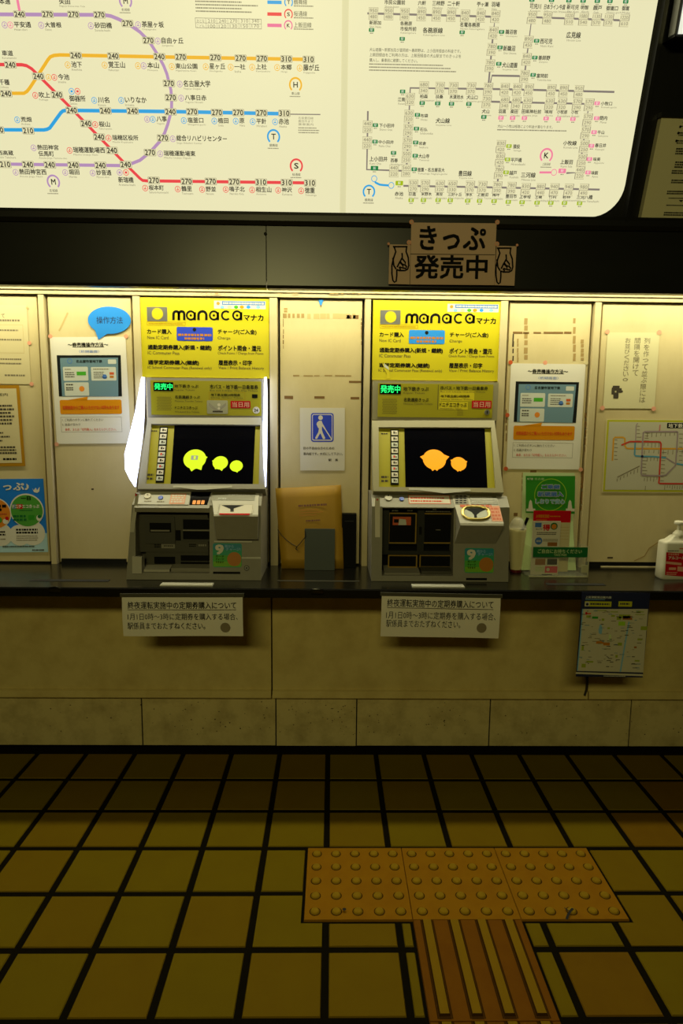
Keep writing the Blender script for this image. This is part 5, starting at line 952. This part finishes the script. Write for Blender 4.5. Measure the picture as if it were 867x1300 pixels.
        m=MB(); m.xprism(FPl.at(536,730).x,rr_,[(2.315,zs),(2.315,zs+.012),(RY,zs+.024),(RY,zs)],'recess_gray'); part(m,'tray',root)
        m=MB(); m.polyuv(FPl,[FPl.hit(476,631.6),FPl.hit(482.3,631.8),FPl.hit(482.3,682),FPl.hit(476.2,682)][::-1],-.001,.0012,'white_label'); m.poly(FPl,[(478,632.6),(480.6,634.4),(478,636.2)],.0016,'red_label'); part(m,'side_strip',root,'white strip with a red arrow on the left cheek')
        m=MB(); m.disc(DP,493,632.6,4.7,0,'body_light',18,h=.005); m.ink(DP,(492.2,629.4,493.8,631),.0054,'bay_black'); part(m,'knob',root,'grey round knob')
        m=MB(); m.disc(DP,509.8,634,3.1,0,'button_blue',16,h=.004); part(m,'call_button',root,'blue button')
        m=MB(); m.rink(DP,(518.5,628.8,571.5,640),.002,.0006,'orange_red'); m.rink(DP,(519.3,629.6,570.7,639.2),.002,.001,'white_label'); m.dash(DP,(521,630.6,566,638.4),2,.0014,'red_ink',.4,6,.8); part(m,'notice_label',root,'white label with a red border')
        YB=2.25; BP=wall(YB); zc=BP.at(612,664.5).z; zl=BP.at(612,693).z; hx0,hx1=BP.at(584,668).x,BP.at(639.6,668).x; tx0,tx1=wall(2.36).at(573.5,627).x,wall(2.36).at(630.5,627).x
        T0=[(tx0,2.36,zt+.002),(tx1,2.36,zt+.002),(hx1,YB+.004,zc),(hx0,YB+.004,zc)]; F0=[(hx0+.001,YB,zc-.008),(hx1-.001,YB,zc-.008),(hx1-.014,FY(zl)-.003,zl),(hx0+.004-.012,FY(zl)-.003,zl)]
        m=MB(); m.face([T0[3],T0[2],T0[1],T0[0]],'body_light'); m.face([F0[3],F0[2],F0[1],F0[0]],bd); m.face([T0[3],F0[0],F0[1],T0[2]],'body_light')
        bkl=[(tx0,2.40,zl),(tx1,2.40,zl)]
        for s in (0,1):
            a,b=(T0[0],T0[3]) if s==0 else (T0[1],T0[2]); c=F0[0] if s==0 else F0[1]; e=F0[3] if s==0 else F0[2]; g=bkl[s]; m.face([a,b,c,e,g],bd)
        m.face([F0[3],F0[2],bkl[1],bkl[0]],bd); hop=part(m,'coin_hopper',root,fix=True)
        HPp=slope((hx0+hx1)/2,2.36,zt+.002,YB+.004,zc)
        m=MB(); m.bx(HPp,(577,628,594,640.4),0,.0012,'body_gray')
        for b in range(4): 
            for a in range(3): m.ink(HPp,(578.2+a*5,629.4+b*2.8,582+a*5,630.9+b*2.8),.0016,'bay_black')
        part(m,'vent_grille',hop)
        m=MB(); m.bx(HPp,(597,628,631,640.6),0,.0012,'display_olive'); m.dash(HPp,(598,630,627,639),3,.0016,'body_light',.35,7,.9); part(m,'text_plate',hop)
        m=MB(); m.dash(HPp,(584,640.8,624,644.4),1,.001,'orange_red',.9,8,1); part(m,'red_lettering',hop,'red lettering above the coin opening')
        m=MB(); m.rink(HPp,(622.6,642.5,636.2,662),.001,.0008,'pink_label'); m.dash(HPp,(624,644,635,661),4,.0012,'orange_red',.6,9,.9); part(m,'notice_label',hop,'pink label with red lettering')
        c=HPp.hit(604,651.6); kx=abs(HPp.hit(614,651.6)[0]-c[0])/10; ky=abs(HPp.hit(604,656)[1]-HPp.hit(604,647)[1])/9
        el=lambda a,b,dd:[HPp.w(c[0]+a*kx*(abs(math.cos(t))**.75)*math.copysign(1,math.cos(t)),c[1]+b*ky*(abs(math.sin(t))**.75)*math.copysign(1,math.sin(t)),dd) for t in [2*math.pi*k/32 for k in range(32)]]
        m=MB(); m.grid([el(19,9.4,.0),el(18.4,9,.006),el(15.5,7.2,.006),el(14.8,6.8,.001)],'gold_rim',close=True); rim=part(m,'coin_opening',hop,'gold rimmed oval coin opening')
        m=MB(); m.face(el(15,7,.0016),'light_print'); m.poly(HPp,[(591,647),(598,645.4),(610,645.4),(617,647),(609.5,650.5),(605,654),(605.5,658),(602,658),(601.5,654),(598.5,650.5)],.002,'bay_black'); part(m,'funnel',rim,'black funnel between two pale plates')
        m=MB(); m.bx(FPl,(591.5,733.8,618,736.6),0,.0008,'bay_black'); part(m,'finger_slot',root)
        sb=(589.6,695.8,626.8,727.4)
    # bright square sticker
    m=MB(); x0,y0,x1,y1=sb; W=x1-x0; Hh=y1-y0
    b=FPl.box(sb); m.rslab(FPl,b,.008,0,.0008,'sticker_sea')
    for f0,f1,mt in ((.03,.28,'sticker_teal'),(.5,.76,'sticker_green'),(.76,.97,'sticker_lime')): m.ink(FPl,(x0+.6,y0+Hh*f0,x1-.6,y0+Hh*f1),.0011,mt)
    m.disc(FPl,x0+W*.74,y0+Hh*.66,W*.245,.0014,'sticker_orange',24); stk=part(m,'charge_sticker',root,'square blue-green sticker with a large 9')
    m=MB(); m.text(FPl,'9',(x0+W*.08,y0+Hh*.05,x0+W*.38,y0+Hh*.47),.0016,'white_label',.045); m.text(FPl,'時から',(x0+W*.42,y0+Hh*.06,x0+W*.72,y0+Hh*.2),.0016,'water_blue',.03); m.text(FPl,'チャージ!',(x0+W*.45,y0+Hh*.19,x0+W*.96,y0+Hh*.32),.0016,'water_blue',.03)
    for k,t in enumerate(('カード','チャージ','できます')): m.text(FPl,t,(x0+W*.1,y0+Hh*(.5+.12*k),x0+W*.38,y0+Hh*(.59+.12*k)),.0016,'bay_black',.03)
    part(m,'lettering',stk)
    return root
machine(0,'left ticket machine with glowing white side wings and lime shapes on its screen')
machine(1,'right ticket machine with orange shapes on its screen and a gold coin opening')
bpy.data.objects.remove(_fo, do_unlink=True)
